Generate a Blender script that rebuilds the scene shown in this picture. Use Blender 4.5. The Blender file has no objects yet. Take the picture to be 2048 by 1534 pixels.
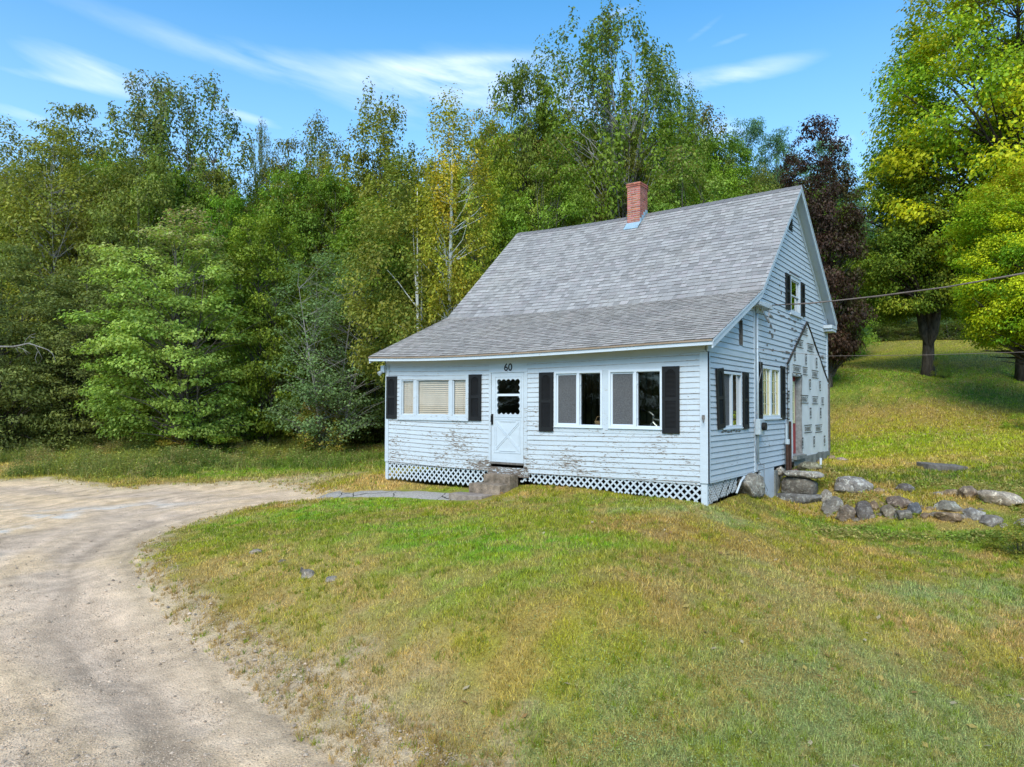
import bpy, bmesh, math, random
import numpy as np
from mathutils import Vector, Matrix
PI = math.pi
rng = np.random.default_rng(7)
random.seed(7)
S = bpy.context.scene
COL = S.collection

# ------------------------------------------------------------ camera
CAM = np.array([4.7594, -12.871, 1.4103])
CR = np.array([0.81254936, 0.58287798, 0.00409799])
CU = np.array([0.01485492, -0.02773534, 0.99950492])
CF = np.array([-0.58270307, 0.81208621, 0.03119494])
FPX = 1419.78
cd = bpy.data.cameras.new('camera')
cam = bpy.data.objects.new('camera', cd)
COL.objects.link(cam)
M = Matrix.Identity(4)
for i in range(3):
    M[i][0] = CR[i]; M[i][1] = CU[i]; M[i][2] = -CF[i]; M[i][3] = CAM[i]
cam.matrix_world = M
cd.sensor_width = 36; cd.lens = FPX/2048*36
cd.clip_start = 0.1; cd.clip_end = 5000
S.camera = cam

# ------------------------------------------------------------ light and sky
SUN_AZ_VEC = (0.34, -0.94)          # horizontal direction towards the sun
SUN_EL = math.radians(42)
w = bpy.data.worlds.new('World'); S.world = w; w.use_nodes = True
nt = w.node_tree; nt.nodes.clear()
def N(nt, typ, **kw):
    n = nt.nodes.new(typ)
    for k, v in kw.items():
        if k.startswith('i_'): n.inputs[k[2:]].default_value = v
        else: setattr(n, k, v)
    return n
def L(nt, a, b): nt.links.new(a, b)
def math_n(nt, op, a, b=None, c=None, clamp=False):
    n = nt.nodes.new('ShaderNodeMath'); n.operation = op; n.use_clamp = clamp
    for i, v in enumerate((a, b, c)):
        if v is None: continue
        if isinstance(v, (int, float)): n.inputs[i].default_value = v
        else: nt.links.new(v, n.inputs[i])
    return n.outputs[0]
def mixc(nt, f, a, b, mode='MIX'):
    n = nt.nodes.new('ShaderNodeMix'); n.data_type = 'RGBA'; n.blend_type = mode
    for s, v in ((n.inputs[0], f), (n.inputs[6], a), (n.inputs[7], b)):
        if isinstance(v, (int, float)): s.default_value = v
        elif isinstance(v, tuple): s.default_value = (*v, 1) if len(v) == 3 else v
        else: nt.links.new(v, s)
    return n.outputs[2]
def ramp(nt, fac, p0, p1, c0=(0, 0, 0), c1=(1, 1, 1)):
    n = nt.nodes.new('ShaderNodeValToRGB'); e = n.color_ramp.elements
    e[0].position = p0; e[1].position = p1; e[0].color = (*c0, 1); e[1].color = (*c1, 1)
    nt.links.new(fac, n.inputs[0]); return n.outputs[0]
sky = N(nt, 'ShaderNodeTexSky', sky_type='NISHITA', sun_disc=False, sun_elevation=SUN_EL,
        sun_rotation=math.atan2(SUN_AZ_VEC[0], SUN_AZ_VEC[1]), air_density=1.0, dust_density=0.6, ozone_density=3.0)
tc = N(nt, 'ShaderNodeTexCoord')
sx = N(nt, 'ShaderNodeSeparateXYZ'); L(nt, tc.outputs['Generated'], sx.inputs[0])
AZ0 = math.atan2(CF[0], CF[1])        # compass bearing of the view, used only as the zero of the cloud bearings
az = math_n(nt, 'SUBTRACT', math_n(nt, 'ARCTAN2', sx.outputs[0], sx.outputs[1]), AZ0)
el = math_n(nt, 'ARCSINE', sx.outputs[2])
nz = N(nt, 'ShaderNodeTexNoise', noise_dimensions='2D', i_Scale=1.0, i_Detail=7.0, i_Roughness=0.55, i_Distortion=0.15)
cv = N(nt, 'ShaderNodeCombineXYZ')
L(nt, math_n(nt, 'MULTIPLY', math_n(nt, 'ADD', az, math_n(nt, 'MULTIPLY', el, 0.9)), 5.0), cv.inputs[0])
L(nt, math_n(nt, 'MULTIPLY', math_n(nt, 'ADD', el, math_n(nt, 'MULTIPLY', az, 0.12)), 22.0), cv.inputs[1])
L(nt, cv.outputs[0], nz.inputs['Vector'])
nzo = nz.outputs[0]
def streak(a, e, la, le, tilt, amp):
    # cirrus streak: bearing, elevation, half sizes (radians), tilt
    da = math_n(nt, 'SUBTRACT', az, a); de = math_n(nt, 'SUBTRACT', el, e)
    x = math_n(nt, 'DIVIDE', math_n(nt, 'ADD', da, math_n(nt, 'MULTIPLY', de, tilt)), la)
    y = math_n(nt, 'DIVIDE', math_n(nt, 'SUBTRACT', de, math_n(nt, 'MULTIPLY', da, tilt)), le)
    r2 = math_n(nt, 'ADD', math_n(nt, 'MULTIPLY', x, x), math_n(nt, 'MULTIPLY', y, y))
    return math_n(nt, 'MULTIPLY', math_n(nt, 'EXPONENT', math_n(nt, 'MULTIPLY', r2, -1.0)), amp)
tot = None
def azel(px, py):
    a = math.atan((px-1024)/1420); return a, math.atan((811-py)/1420*math.cos(a))
for px, py, la, le, tl, am in ((400, 96, .30, .016, -.13, .20), (650, 140, .16, .016, -.08, .45), (860, 128, .10, .014, .02, .65), (915, 160, .09, .024, -.05, .8),
                               (235, 155, .09, .020, -.10, .95), (960, 108, .08, .006, .03, .5), (1465, 140, .085, .012, .06, .9), (1430, 185, .05, .012, 0, .4),
                               (1235, 12, .025, .004, .25, .5), (1420, 38, .03, .005, .5, .45), (1475, 62, .03, .004, .2, .3), (480, 228, .05, .008, -.15, .6),
                               (20, 222, .05, .01, -.1, .6), (1680, 272, .03, .01, .05, .6), (1440, 255, .05, .02, 0, .5), (1000, 200, .22, .05, 0, .45), (60, 148, .06, .006, 0, .5)):
    a, e = azel(px, py)
    t = streak(a, e, la, le, tl, am)
    tot = t if tot is None else math_n(nt, 'ADD', tot, t)
soft = math_n(nt, 'MULTIPLY', ramp(nt, nzo, .30, .78), 1.25)
cloud = math_n(nt, 'MULTIPLY', tot, math_n(nt, 'ADD', math_n(nt, 'MULTIPLY', soft, 1.0), .22), clamp=True)
lowveil = math_n(nt, 'MULTIPLY', math_n(nt, 'POWER', math_n(nt, 'SUBTRACT', 1.0, math_n(nt, 'MULTIPLY', math_n(nt, 'ABSOLUTE', el), 1.75, clamp=True), clamp=True), 1.5), .85)
cloud = math_n(nt, 'MAXIMUM', cloud, lowveil)
cloud = math_n(nt, 'MULTIPLY', math_n(nt, 'MINIMUM', cloud, 1.0), .72)
tint = mixc(nt, 1.0, sky.outputs[0], (0.47, 1.06, 1.22), 'MULTIPLY')
skyc = mixc(nt, cloud, tint, (5.3, 5.9, 7.3))
bg = N(nt, 'ShaderNodeBackground', i_Strength=0.11)
L(nt, skyc, bg.inputs[0])
out = N(nt, 'ShaderNodeOutputWorld'); L(nt, bg.outputs[0], out.inputs[0])

sl = bpy.data.lights.new('sun', 'SUN'); so = bpy.data.objects.new('sun', sl); COL.objects.link(so)
sl.energy = 1.9; sl.angle = math.radians(36); sl.color = (1.0, 0.90, 0.74)
sd = Vector((SUN_AZ_VEC[0]*math.cos(SUN_EL), SUN_AZ_VEC[1]*math.cos(SUN_EL), math.sin(SUN_EL)))
so.rotation_euler = sd.to_track_quat('Z', 'Y').to_euler()
so.location = (-20, -30, 40)
S.view_settings.view_transform = 'Standard'; S.view_settings.look = 'None'
S.view_settings.gamma = 1; S.view_settings.use_curve_mapping = False
S.view_settings.exposure = 1.1
S.cycles.max_bounces = 6; S.cycles.transparent_max_bounces = 12; S.cycles.diffuse_bounces = 3
S.cycles.glossy_bounces = 3; S.cycles.transmission_bounces = 4
S.cycles.caustics_reflective = False; S.cycles.caustics_refractive = False

# ------------------------------------------------------------ numeric helpers
def hsh(ix, iy, iz, s):
    h = (ix.astype(np.int64)*374761393 + iy.astype(np.int64)*668265263 + iz.astype(np.int64)*2147483647 + s*974711) & 0x7fffffff
    h = ((h ^ (h >> 13))*1274126177) & 0x7fffffff
    h = (h ^ (h >> 16)) & 0xffffff
    return h/float(0xffffff)
def vn(x, y, z=None, s=0):
    x = np.asarray(x, float); y = np.asarray(y, float)
    z = np.zeros_like(x) if z is None else np.asarray(z, float)
    ix, iy, iz = np.floor(x), np.floor(y), np.floor(z)
    fx, fy, fz = x-ix, y-iy, z-iz
    fx, fy, fz = [f*f*(3-2*f) for f in (fx, fy, fz)]
    r = 0
    for a in (0, 1):
        for b in (0, 1):
            for c in (0, 1):
                r = r + hsh(ix+a, iy+b, iz+c, s)*(fx if a else 1-fx)*(fy if b else 1-fy)*(fz if c else 1-fz)
    return r
def fbm(x, y, z=None, s=0, o=4):
    r = 0; a = .5; f = 1.; t = 0
    for i in range(o):
        r = r + a*vn(np.asarray(x)*f, np.asarray(y)*f, None if z is None else np.asarray(z)*f, s+i*17); t += a; a *= .5; f *= 2.03
    return r/t
def ss(x, a, b):
    t = np.clip((x-a)/(b-a), 0, 1); return t*t*(3-2*t)
def pray(px, py): return CR*(px-1024)/FPX - CU*(py-767)/FPX + CF
def PT(px, py, t): return CAM + t*pray(px, py)
def PZ(px, py, z):
    d = pray(px, py); return CAM + d*(z-CAM[2])/d[2]

# ------------------------------------------------------------ lie of the land: spot heights surveyed along the yard
C = [(-8.4, 0, -.50), (-7, -.1, -.52), (-5.7, -.1, -.53), (-4.6, -.9, -.57), (-4.7, -1.4, -.62), (-5.4, -.9, -.56), (-4.1, -.7, -.44), (-4, -.1, -.32), (-3, -.1, -.31), (-1.5, -.1, -.36), (0, -.1, -.42),
     (.1, .3, -.46), (.1, 1.5, -.42), (.15, 2.8, -.52), (.15, 3.4, -.64), (.2, 4.1, -.80), (.8, 4.0, -.96), (1.3, 3.9, -1.02), (.2, 5.2, -.28), (.9, 5.3, -.24), (.3, 7, -.16),
     (1.2, 7, -.22), (.2, 10, -.08), (1.2, 10, -.1), (1.5, 5.2, -.36), (-8.5, 10, -.45), (-4, 12, -.3), (-9.6, 0, -.58), (-4, 5, -.5), (-9.5, 5, -.55)]
for a in ((300, 1085, -1.35), (780, 1534, -1.6), (400, 1534, -1.66), (0, 1534, -1.72), (0, 1250, -1.6), (0, 1080, -1.4), (0, 965, -1.2), (300, 975, -1.15),
          (500, 970, -1.05), (400, 1240, -1.5), (560, 1360, -1.56), (640, 992, -.97), (560, 1003, -1.03), (800, 1003, -.74), (900, 996, -.60), (820, 1090, -.74), (640, 1150, -1.0), (700, 1040, -.86),
          (450, 1120, -1.12), (1000, 1100, -.60), (1000, 1250, -.88), (1000, 1400, -1.32), (1000, 1534, -1.5), (1200, 1050, -.5), (1250, 1200, -.68), (1400, 1100, -.58),
          (1400, 1300, -.98), (1400, 1534, -1.34), (1500, 1020, -.6), (1600, 1048, -.9), (1700, 1150, -1.02), (1700, 1300, -1.2), (1700, 1534, -1.45),
          (2048, 1100, -1.08), (2048, 1250, -1.28), (2048, 1534, -1.6), (1800, 1085, -1.06), (1450, 1040, -.55)):
    C.append(tuple(PZ(*a)))
for a in ((700, 960, 21), (740, 930, 25), (700, 905, 30), (0, 902, 31), (200, 898, 31), (400, 895, 31), (600, 898, 31), (1690, 1043, 15), (1705, 985, 16), (1985, 1057, 14),
          (1850, 1048, 14.3), (1985, 1000, 15), (1850, 985, 16), (2048, 1010, 15), (1750, 900, 21.6), (1890, 935, 19), (2048, 900, 20.5), (2048, 880, 22), (1700, 860, 25), (2048, 850, 25),
          (1700, 787, 29), (2048, 790, 30), (1855, 748, 34), (2035, 724, 38), (1665, 757, 31), (1800, 682, 66), (2048, 686, 68), (1700, 690, 66), (2400, 690, 60)):
    C.append(tuple(PT(*a)))
for px, t, z in ((-600, 60, 0), (0, 60, .5), (500, 60, .5), (1000, 55, 1), (1400, 60, 3), (-600, 150, 6), (300, 150, 6), (1000, 150, 8), (1500, 130, 13), (2200, 130, 16), (3200, 120, 14)):
    p = PT(px, 811, t); C.append((p[0], p[1], z))
for a in range(8):
    an = a*PI/4; q = (CAM[0]+700*math.cos(an), CAM[1]+700*math.sin(an)); f = (q[0]-CAM[0])*CF[0]+(q[1]-CAM[1])*CF[1]
    C.append((*q, 14 if f > 0 else -2))
for a in ((-25, 9), (-25, -9), (-6, 0), (0, -6), (8, 4), (-15, -14), (15, -14), (25, 5), (0, -60), (60, -20), (-60, -30)):
    x = CAM[0]+a[0]*CR[0]+a[1]*CF[0]; y = CAM[1]+a[0]*CR[1]+a[1]*CF[1]
    C.append((x, y, {-25: -1.5, -6: -1.8, 0: -1.75, 8: -1.65, -15: -1.8, 15: -1.6, 25: -1.2, 60: -1, -60: -2}[a[0]] if a != (0, -60) else -3))
C = np.array(C)
def tk(r): return np.where(r > 1e-9, r*r*np.log(r+1e-12), 0)
SC = 20.
cxy = C[:, :2]/SC; n_ = len(C)
K = tk(np.hypot(cxy[:, None, 0]-cxy[None, :, 0], cxy[:, None, 1]-cxy[None, :, 1])) + 2e-4*np.eye(n_)
Pm = np.c_[np.ones(n_), cxy]
A = np.zeros((n_+3, n_+3)); A[:n_, :n_] = K; A[:n_, n_:] = Pm; A[n_:, :n_] = Pm.T
sol = np.linalg.solve(A, np.r_[C[:, 2], np.zeros(3)])
def H0(x, y):
    x = np.atleast_1d(np.asarray(x, float)); y = np.atleast_1d(np.asarray(y, float)); o = np.empty(x.shape).ravel()
    xf = x.ravel()/SC; yf = y.ravel()/SC
    for i in range(0, len(xf), 40000):
        a, b = xf[i:i+40000], yf[i:i+40000]
        o[i:i+40000] = tk(np.hypot(a[:, None]-cxy[None, :, 0], b[:, None]-cxy[None, :, 1]))@sol[:n_] + sol[n_] + a*sol[n_+1] + b*sol[n_+2]
    return o.reshape(x.shape)
def hit(px, py):
    d = pray(px, py); t = np.linspace(3, 120, 1200); P = CAM+t[:, None]*d
    dz = P[:, 2]-H0(P[:, 0], P[:, 1]); k = np.argmax(dz < 0)
    if dz[k] >= 0: k = len(t)-1
    return P[k], t[k]
# gravel road outline (plan), from its surveyed edge points
RE = [(-500, 958), (0, 960), (90, 957), (165, 966), (250, 978), (330, 968), (500, 965), (590, 973), (650, 985), (655, 992), (560, 1003), (470, 1020), (400, 1038), (335, 1062), (300, 1085),
      (290, 1112), (312, 1160), (360, 1215), (420, 1265), (500, 1322), (580, 1388), (650, 1450), (720, 1495), (790, 1540)]
ROAD = [tuple(hit(*p)[0][:2]) for p in RE]
e1 = np.array(ROAD[-1]); dr = e1-np.array(ROAD[-2]); dr /= np.linalg.norm(dr)
ROAD += [tuple(e1+dr*6), tuple(e1+dr*6+np.array([-8, -8])), tuple(CAM[:2]-CR[:2]*30-CF[:2]*8), tuple(CAM[:2]-CR[:2]*55+CF[:2]*14)]
ROAD = np.array(ROAD)
WALK = np.array([tuple(hit(*p)[0][:2]) for p in ((600, 1000), (650, 987), (715, 982), (770, 979), (840, 980), (905, 983), (935, 985), (950, 1000), (900, 1003), (800, 999), (700, 999))])
def sdist(x, y, poly):
    # signed distance to a polygon, negative inside
    x = np.asarray(x, float); y = np.asarray(y, float); d = np.full(x.shape, 1e9); ins = np.zeros(x.shape, bool)
    for i in range(len(poly)):
        a = poly[i]; b = poly[(i+1) % len(poly)]; e = b-a
        t = np.clip(((x-a[0])*e[0]+(y-a[1])*e[1])/(e@e+1e-12), 0, 1)
        d = np.minimum(d, np.hypot(x-a[0]-t*e[0], y-a[1]-t*e[1]))
        c = ((a[1] > y) != (b[1] > y)) & (x < (b[0]-a[0])*(y-a[1])/(b[1]-a[1]+1e-12)+a[0]); ins ^= c
    return np.where(ins, -d, d)
def along(x, y, poly):
    x = np.asarray(x, float); y = np.asarray(y, float); d = np.full(x.shape, 1e9); s_ = np.zeros(x.shape); acc = 0.
    for i in range(len(poly)-1):
        a = poly[i]; b = poly[i+1]; e = b-a; l = math.hypot(*e)
        t = np.clip(((x-a[0])*e[0]+(y-a[1])*e[1])/(e@e+1e-12), 0, 1); q = np.hypot(x-a[0]-t*e[0], y-a[1]-t*e[1])
        k = q < d; d = np.where(k, q, d); s_ = np.where(k, acc+t*l, s_); acc += l
    return d, s_
EDGE = ROAD[9:26]
def HT(x, y):
    x = np.asarray(x, float); y = np.asarray(y, float)
    z = H0(x, y)
    r = np.hypot(x-CAM[0], y-CAM[1]); near = 1-ss(r, 30, 60)
    sd_ = sdist(x, y, ROAD)
    z = z + near*((fbm(x*.9, y*.9, s=3)-.5)*.10 + (fbm(x*4, y*4, s=9, o=3)-.5)*.035)*ss(sd_, -.3, .6)
    rut = np.sin(-sd_*3.4+vn(x*.3, y*.3, s=4)*2)*.020 + (fbm(x*2.2, y*2.2, s=31)-.5)*.06 + (fbm(x*9, y*9, s=32, o=2)-.5)*.012
    z = z + near*rut*(1-ss(sd_, -.6, .1))
    z = z + .045*np.exp(-((sd_-.15)/.25)**2)*near - .06*(1-ss(sd_, -.1, 1.1))*near
    return z
def H1(x, y): return float(HT(np.array([x]), np.array([y]))[0])
def onground(px, py):
    d = pray(px, py); t = np.linspace(3, 110, 1600); P = CAM+t[:, None]*d
    dz = P[:, 2]-HT(P[:, 0], P[:, 1]); k = int(np.argmax(dz < 0))
    if dz[k] >= 0: k = len(t)-1
    return P[k], t[k]

# ------------------------------------------------------------ object helpers
def tag(o, label=None, cat=None, group=None, kind=None):
    if label: o['label'] = label
    if cat: o['category'] = cat
    if group: o['group'] = group
    if kind: o['kind'] = kind
    return o
def empty(name, loc=(0, 0, 0), rz=0):
    o = bpy.data.objects.new(name, None); COL.objects.link(o); o.location = loc; o.rotation_euler = (0, 0, rz); o.empty_display_size = .2
    return o
def link(name, me, mats, parent=None):
    o = bpy.data.objects.new(name, me)
    if mats is not None:
        for m in (mats if isinstance(mats, (list, tuple)) else [mats]): me.materials.append(m)
    COL.objects.link(o)
    if parent is not None: o.parent = parent
    return o
def np_mesh(name, V, F, col=None, smooth=False, mi=None):
    me = bpy.data.meshes.new(name); V = np.ascontiguousarray(V, np.float32); F = np.ascontiguousarray(F, np.int32)
    k = F.shape[1]
    me.vertices.add(len(V)); me.vertices.foreach_set('co', V.ravel())
    me.loops.add(F.size); me.loops.foreach_set('vertex_index', F.ravel())
    me.polygons.add(len(F)); me.polygons.foreach_set('loop_start', np.arange(0, F.size, k, dtype=np.int32))
    if smooth: me.polygons.foreach_set('use_smooth', np.ones(len(F), bool))
    if mi is not None: me.polygons.foreach_set('material_index', np.asarray(mi, np.int32))
    if col is not None:
        a = me.color_attributes.new('Col', 'FLOAT_COLOR', 'POINT')
        a.data.foreach_set('color', np.c_[col, np.ones(len(col))].astype(np.float32).ravel())
    me.update(calc_edges=True); me.validate()
    return me
class MB:
    def __init__(s): s.v = []; s.f = []; s.c = []; s.m = []; s.col = (1, 1, 1); s.mi = 0; s.off = None
    def face(s, pts):
        i = len(s.v); s.v += [tuple(p) for p in pts]; s.c += [s.col]*len(pts); s.f.append(tuple(range(i, i+len(pts)))); s.m.append(s.mi)
    def hexa(s, p):   # 8 points: bottom 4 ccw, top 4 ccw
        i = len(s.v); s.v += [tuple(q) for q in p]; s.c += [s.col]*8
        for f in ((3, 2, 1, 0), (4, 5, 6, 7), (0, 1, 5, 4), (1, 2, 6, 5), (2, 3, 7, 6), (3, 0, 4, 7)):
            s.f.append(tuple(i+k for k in f)); s.m.append(s.mi)
    def box(s, x0, x1, y0, y1, z0, z1):
        s.hexa([(x0, y0, z0), (x1, y0, z0), (x1, y1, z0), (x0, y1, z0), (x0, y0, z1), (x1, y0, z1), (x1, y1, z1), (x0, y1, z1)])
    def onw(s, P, a0, a1, z0, z1, n0, n1):   # box on wall plane: F front (a=x, outward -y), S side (a=y, outward +x)
        if P == 'F': s.box(a0, a1, -n1, -n0, z0, z1)
        else: s.box(n0, n1, a0, a1, z0, z1)
    def tube(s, pts, r, n=6, caps=True):
        pts = [Vector(p) for p in pts]; rr = r if isinstance(r, (list, tuple)) else [r]*len(pts)
        i0 = len(s.v); t0 = None; up = None
        for k, p in enumerate(pts):
            t = (pts[min(k+1, len(pts)-1)]-pts[max(k-1, 0)]).normalized()
            if up is None: up = Vector((0, 0, 1)) if abs(t.z) < .9 else Vector((1, 0, 0))
            a = t.cross(up).normalized(); b = t.cross(a).normalized(); up = b.cross(t) if False else up
            for j in range(n):
                an = 2*PI*j/n; q = p+(a*math.cos(an)+b*math.sin(an))*rr[k]
                s.v.append(tuple(q)); s.c.append(s.col)
            if k:
                o = i0+(k-1)*n
                for j in range(n): s.f.append((o+j, o+(j+1) % n, o+n+(j+1) % n, o+n+j)); s.m.append(s.mi)
        if caps:
            s.f.append(tuple(i0+j for j in range(n))[::-1]); s.m.append(s.mi)
            e = i0+(len(pts)-1)*n; s.f.append(tuple(e+j for j in range(n))); s.m.append(s.mi)
    def build(s, name, mats, parent=None, smooth=False, bevel=0, col=False):
        me = bpy.data.meshes.new(name); me.from_pydata(s.v, [], s.f); me.polygons.foreach_set('material_index', s.m)
        if smooth: me.polygons.foreach_set('use_smooth', [True]*len(s.f))
        if col:
            a = me.color_attributes.new('Col', 'FLOAT_COLOR', 'POINT'); a.data.foreach_set('color', np.c_[np.array(s.c), np.ones(len(s.c))].astype(np.float32).ravel())
        bm = bmesh.new(); bm.from_mesh(me); bmesh.ops.recalc_face_normals(bm, faces=bm.faces)
        if bevel: bmesh.ops.bevel(bm, geom=bm.edges[:], offset=bevel, segments=2, affect='EDGES', profile=.6, clamp_overlap=True)
        bm.to_mesh(me); bm.free(); me.update()
        return link(name, me, mats, parent)

# ------------------------------------------------------------ materials
def new_mat(name):
    m = bpy.data.materials.new(name); m.use_nodes = True; t = m.node_tree; t.nodes.clear()
    o = N(t, 'ShaderNodeOutputMaterial'); b = N(t, 'ShaderNodeBsdfPrincipled'); L(t, b.outputs[0], o.inputs[0])
    b.inputs['Specular IOR Level'].default_value = .3
    return m, t, b, o
def objc(t, sc=(1, 1, 1)):
    c = N(t, 'ShaderNodeTexCoord'); mp = N(t, 'ShaderNodeMapping'); mp.inputs['Scale'].default_value = sc
    L(t, c.outputs['Object'], mp.inputs[0]); return mp.outputs[0]
def noise(t, vec, s, d=4, r=.6, dist=0):
    n = N(t, 'ShaderNodeTexNoise', i_Scale=s, i_Detail=d, i_Roughness=r, i_Distortion=dist); L(t, vec, n.inputs['Vector']); return n.outputs[0]
def bump(t, b, h, st=.3, dist=.01):
    n = N(t, 'ShaderNodeBump', i_Strength=st, i_Distance=dist); L(t, h, n.inputs['Height']); L(t, n.outputs[0], b.inputs['Normal']); return n
def plain(name, c, rough=.6, var=.12, sc=6, bmp=.15, bsc=40, metal=0, attr=False):
    m, t, b, o = new_mat(name); v = objc(t)
    lo = tuple(x*(1-var) for x in c); hi = tuple(min(1, x*(1+var)) for x in c)
    col = ramp(t, noise(t, v, sc, 5), .3, .7, lo, hi)
    if attr:
        at = N(t, 'ShaderNodeAttribute', attribute_name='Col'); col = mixc(t, 1.0, col, at.outputs[0], 'MULTIPLY')
    L(t, col, b.inputs['Base Color']); b.inputs['Roughness'].default_value = rough; b.inputs['Metallic'].default_value = metal
    if bmp: bump(t, b, noise(t, v, bsc, 4), bmp, .01)
    return m
def paint(name, white, amount, low=True):
    # old white paint, flaking to bare wood in small horizontal scabs, more of it near the ground
    m, t, b, o = new_mat(name)
    v1 = objc(t, (9, 9, 42)); n1 = noise(t, v1, 1.0, 6, .72, .6)
    v2 = objc(t, (.9, .9, 2.4)); n2 = noise(t, v2, 1.0, 3, .6)
    c = N(t, 'ShaderNodeTexCoord'); sp = N(t, 'ShaderNodeSeparateXYZ'); L(t, c.outputs['Object'], sp.inputs[0])
    hz = math_n(t, 'MULTIPLY', math_n(t, 'SUBTRACT', 1.25, sp.outputs[2]), .050 if low else 0.0, clamp=False)
    hz = math_n(t, 'MAXIMUM', hz, -.05)
    # rot beside the door sill
    dx = math_n(t, 'DIVIDE', math_n(t, 'ADD', sp.outputs[0], 5.35), .95); dz = math_n(t, 'DIVIDE', sp.outputs[2], .42); dy = math_n(t, 'DIVIDE', sp.outputs[1], 1.0)
    rr = math_n(t, 'ADD', math_n(t, 'ADD', math_n(t, 'MULTIPLY', dx, dx), math_n(t, 'MULTIPLY', dz, dz)), math_n(t, 'MULTIPLY', dy, dy))
    rot = math_n(t, 'MULTIPLY', math_n(t, 'EXPONENT', math_n(t, 'MULTIPLY', rr, -1.0)), .085)
    f = math_n(t, 'ADD', n1, math_n(t, 'ADD', math_n(t, 'MULTIPLY', math_n(t, 'SUBTRACT', n2, .5), .42), math_n(t, 'ADD', hz, rot)))
    thr = .665-amount
    mask = ramp(t, f, thr, thr+.025)
    v3 = objc(t, (4, 4, 60)); wood = ramp(t, noise(t, v3, 1.5, 5, .7), .3, .7, (.055, .045, .04), (.26, .20, .16))
    pc = ramp(t, noise(t, objc(t, (1.5, 1.5, 5)), 1.5, 5), .25, .75, tuple(x*.88 for x in white), white)
    streaks = ramp(t, noise(t, objc(t, (14, 14, 1.2)), 1.0, 4), .58, .8, (0, 0, 0), (.35, .35, .35))
    pc = mixc(t, streaks, pc, tuple(x*.72 for x in white))
    thin = ramp(t, f, thr-.05, thr, (0, 0, 0), (.45, .45, .45)); pc = mixc(t, thin, pc, (.55, .53, .48))
    L(t, mixc(t, mask, pc, wood), b.inputs['Base Color']); b.inputs['Roughness'].default_value = .62
    hgt = math_n(t, 'SUBTRACT', math_n(t, 'MULTIPLY', noise(t, v3, 1.5, 4), .35), mask)
    bump(t, b, hgt, .5, .004)
    return m
WHITE = (.535, .595, .665)
M_front = paint('peeling_paint', WHITE, .042)
M_side = paint('faded_paint', WHITE, .0, False)
M_trim = paint('trim_paint', tuple(x*1.04 for x in WHITE), -.02, False)
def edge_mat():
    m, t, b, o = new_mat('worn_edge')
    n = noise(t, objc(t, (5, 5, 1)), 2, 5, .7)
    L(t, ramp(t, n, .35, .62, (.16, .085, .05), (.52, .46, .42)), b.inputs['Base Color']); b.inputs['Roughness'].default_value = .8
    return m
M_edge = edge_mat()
M_edge2 = plain('dark_edge', (.14, .15, .17), .8, .3)  # dark grey strip along the bottom edge of each gable board
M_black = plain('black_vinyl', (.010, .010, .011), .6, .25, 3, .1)
M_vinyl = plain('white_vinyl', (.62, .68, .76), .4, .04, 2, 0)
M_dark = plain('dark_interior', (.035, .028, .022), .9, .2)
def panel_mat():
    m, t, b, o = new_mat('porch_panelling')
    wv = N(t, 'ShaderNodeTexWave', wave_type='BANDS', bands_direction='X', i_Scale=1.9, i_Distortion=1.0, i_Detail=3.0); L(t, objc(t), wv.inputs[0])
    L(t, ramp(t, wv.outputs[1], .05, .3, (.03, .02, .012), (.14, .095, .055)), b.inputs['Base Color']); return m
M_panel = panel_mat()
def glass_mat(name, tintc=(.9, .92, .92), refl=1.0):
    m, t, b, o = new_mat(name); t.nodes.remove(b)
    tr = N(t, 'ShaderNodeBsdfTransparent', i_Color=(*tintc, 1)); g = N(t, 'ShaderNodeBsdfGlossy', i_Roughness=.02)
    fr = N(t, 'ShaderNodeFresnel', i_IOR=1.5)
    nb = N(t, 'ShaderNodeBump', i_Strength=.06, i_Distance=.02); L(t, noise(t, objc(t), 1.2, 2), nb.inputs['Height']); L(t, nb.outputs[0], g.inputs['Normal'])
    mx = N(t, 'ShaderNodeMixShader'); ge = N(t, 'ShaderNodeNewGeometry'); front = math_n(t, 'SUBTRACT', 1.0, ge.outputs['Backfacing']); L(t, math_n(t, 'MULTIPLY', math_n(t, 'MULTIPLY', fr.outputs[0], front), refl*1.6, clamp=True), mx.inputs[0]); L(t, tr.outputs[0], mx.inputs[1]); L(t, g.outputs[0], mx.inputs[2])
    L(t, mx.outputs[0], o.inputs[0]); return m
M_glass = glass_mat('window_glass')
M_glass2 = glass_mat('side_glass', (.7, .75, .7), 3.0)
def screen_mat():
    m, t, b, o = new_mat('insect_screen')
    L(t, ramp(t, noise(t, objc(t, (60, 60, 60)), 1, 3), .3, .7, (.06, .06, .065), (.17, .17, .18)), b.inputs['Base Color']); b.inputs['Roughness'].default_value = .7
    tr = N(t, 'ShaderNodeBsdfTransparent'); mx = N(t, 'ShaderNodeMixShader', i_Fac=.82); L(t, tr.outputs[0], mx.inputs[1]); L(t, b.outputs[0], mx.inputs[2]); L(t, mx.outputs[0], o.inputs[0]); return m
M_screen = screen_mat()
M_blind = plain('blind_slats', (.78, .62, .50), .5, .1, 2, 0)
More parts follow.
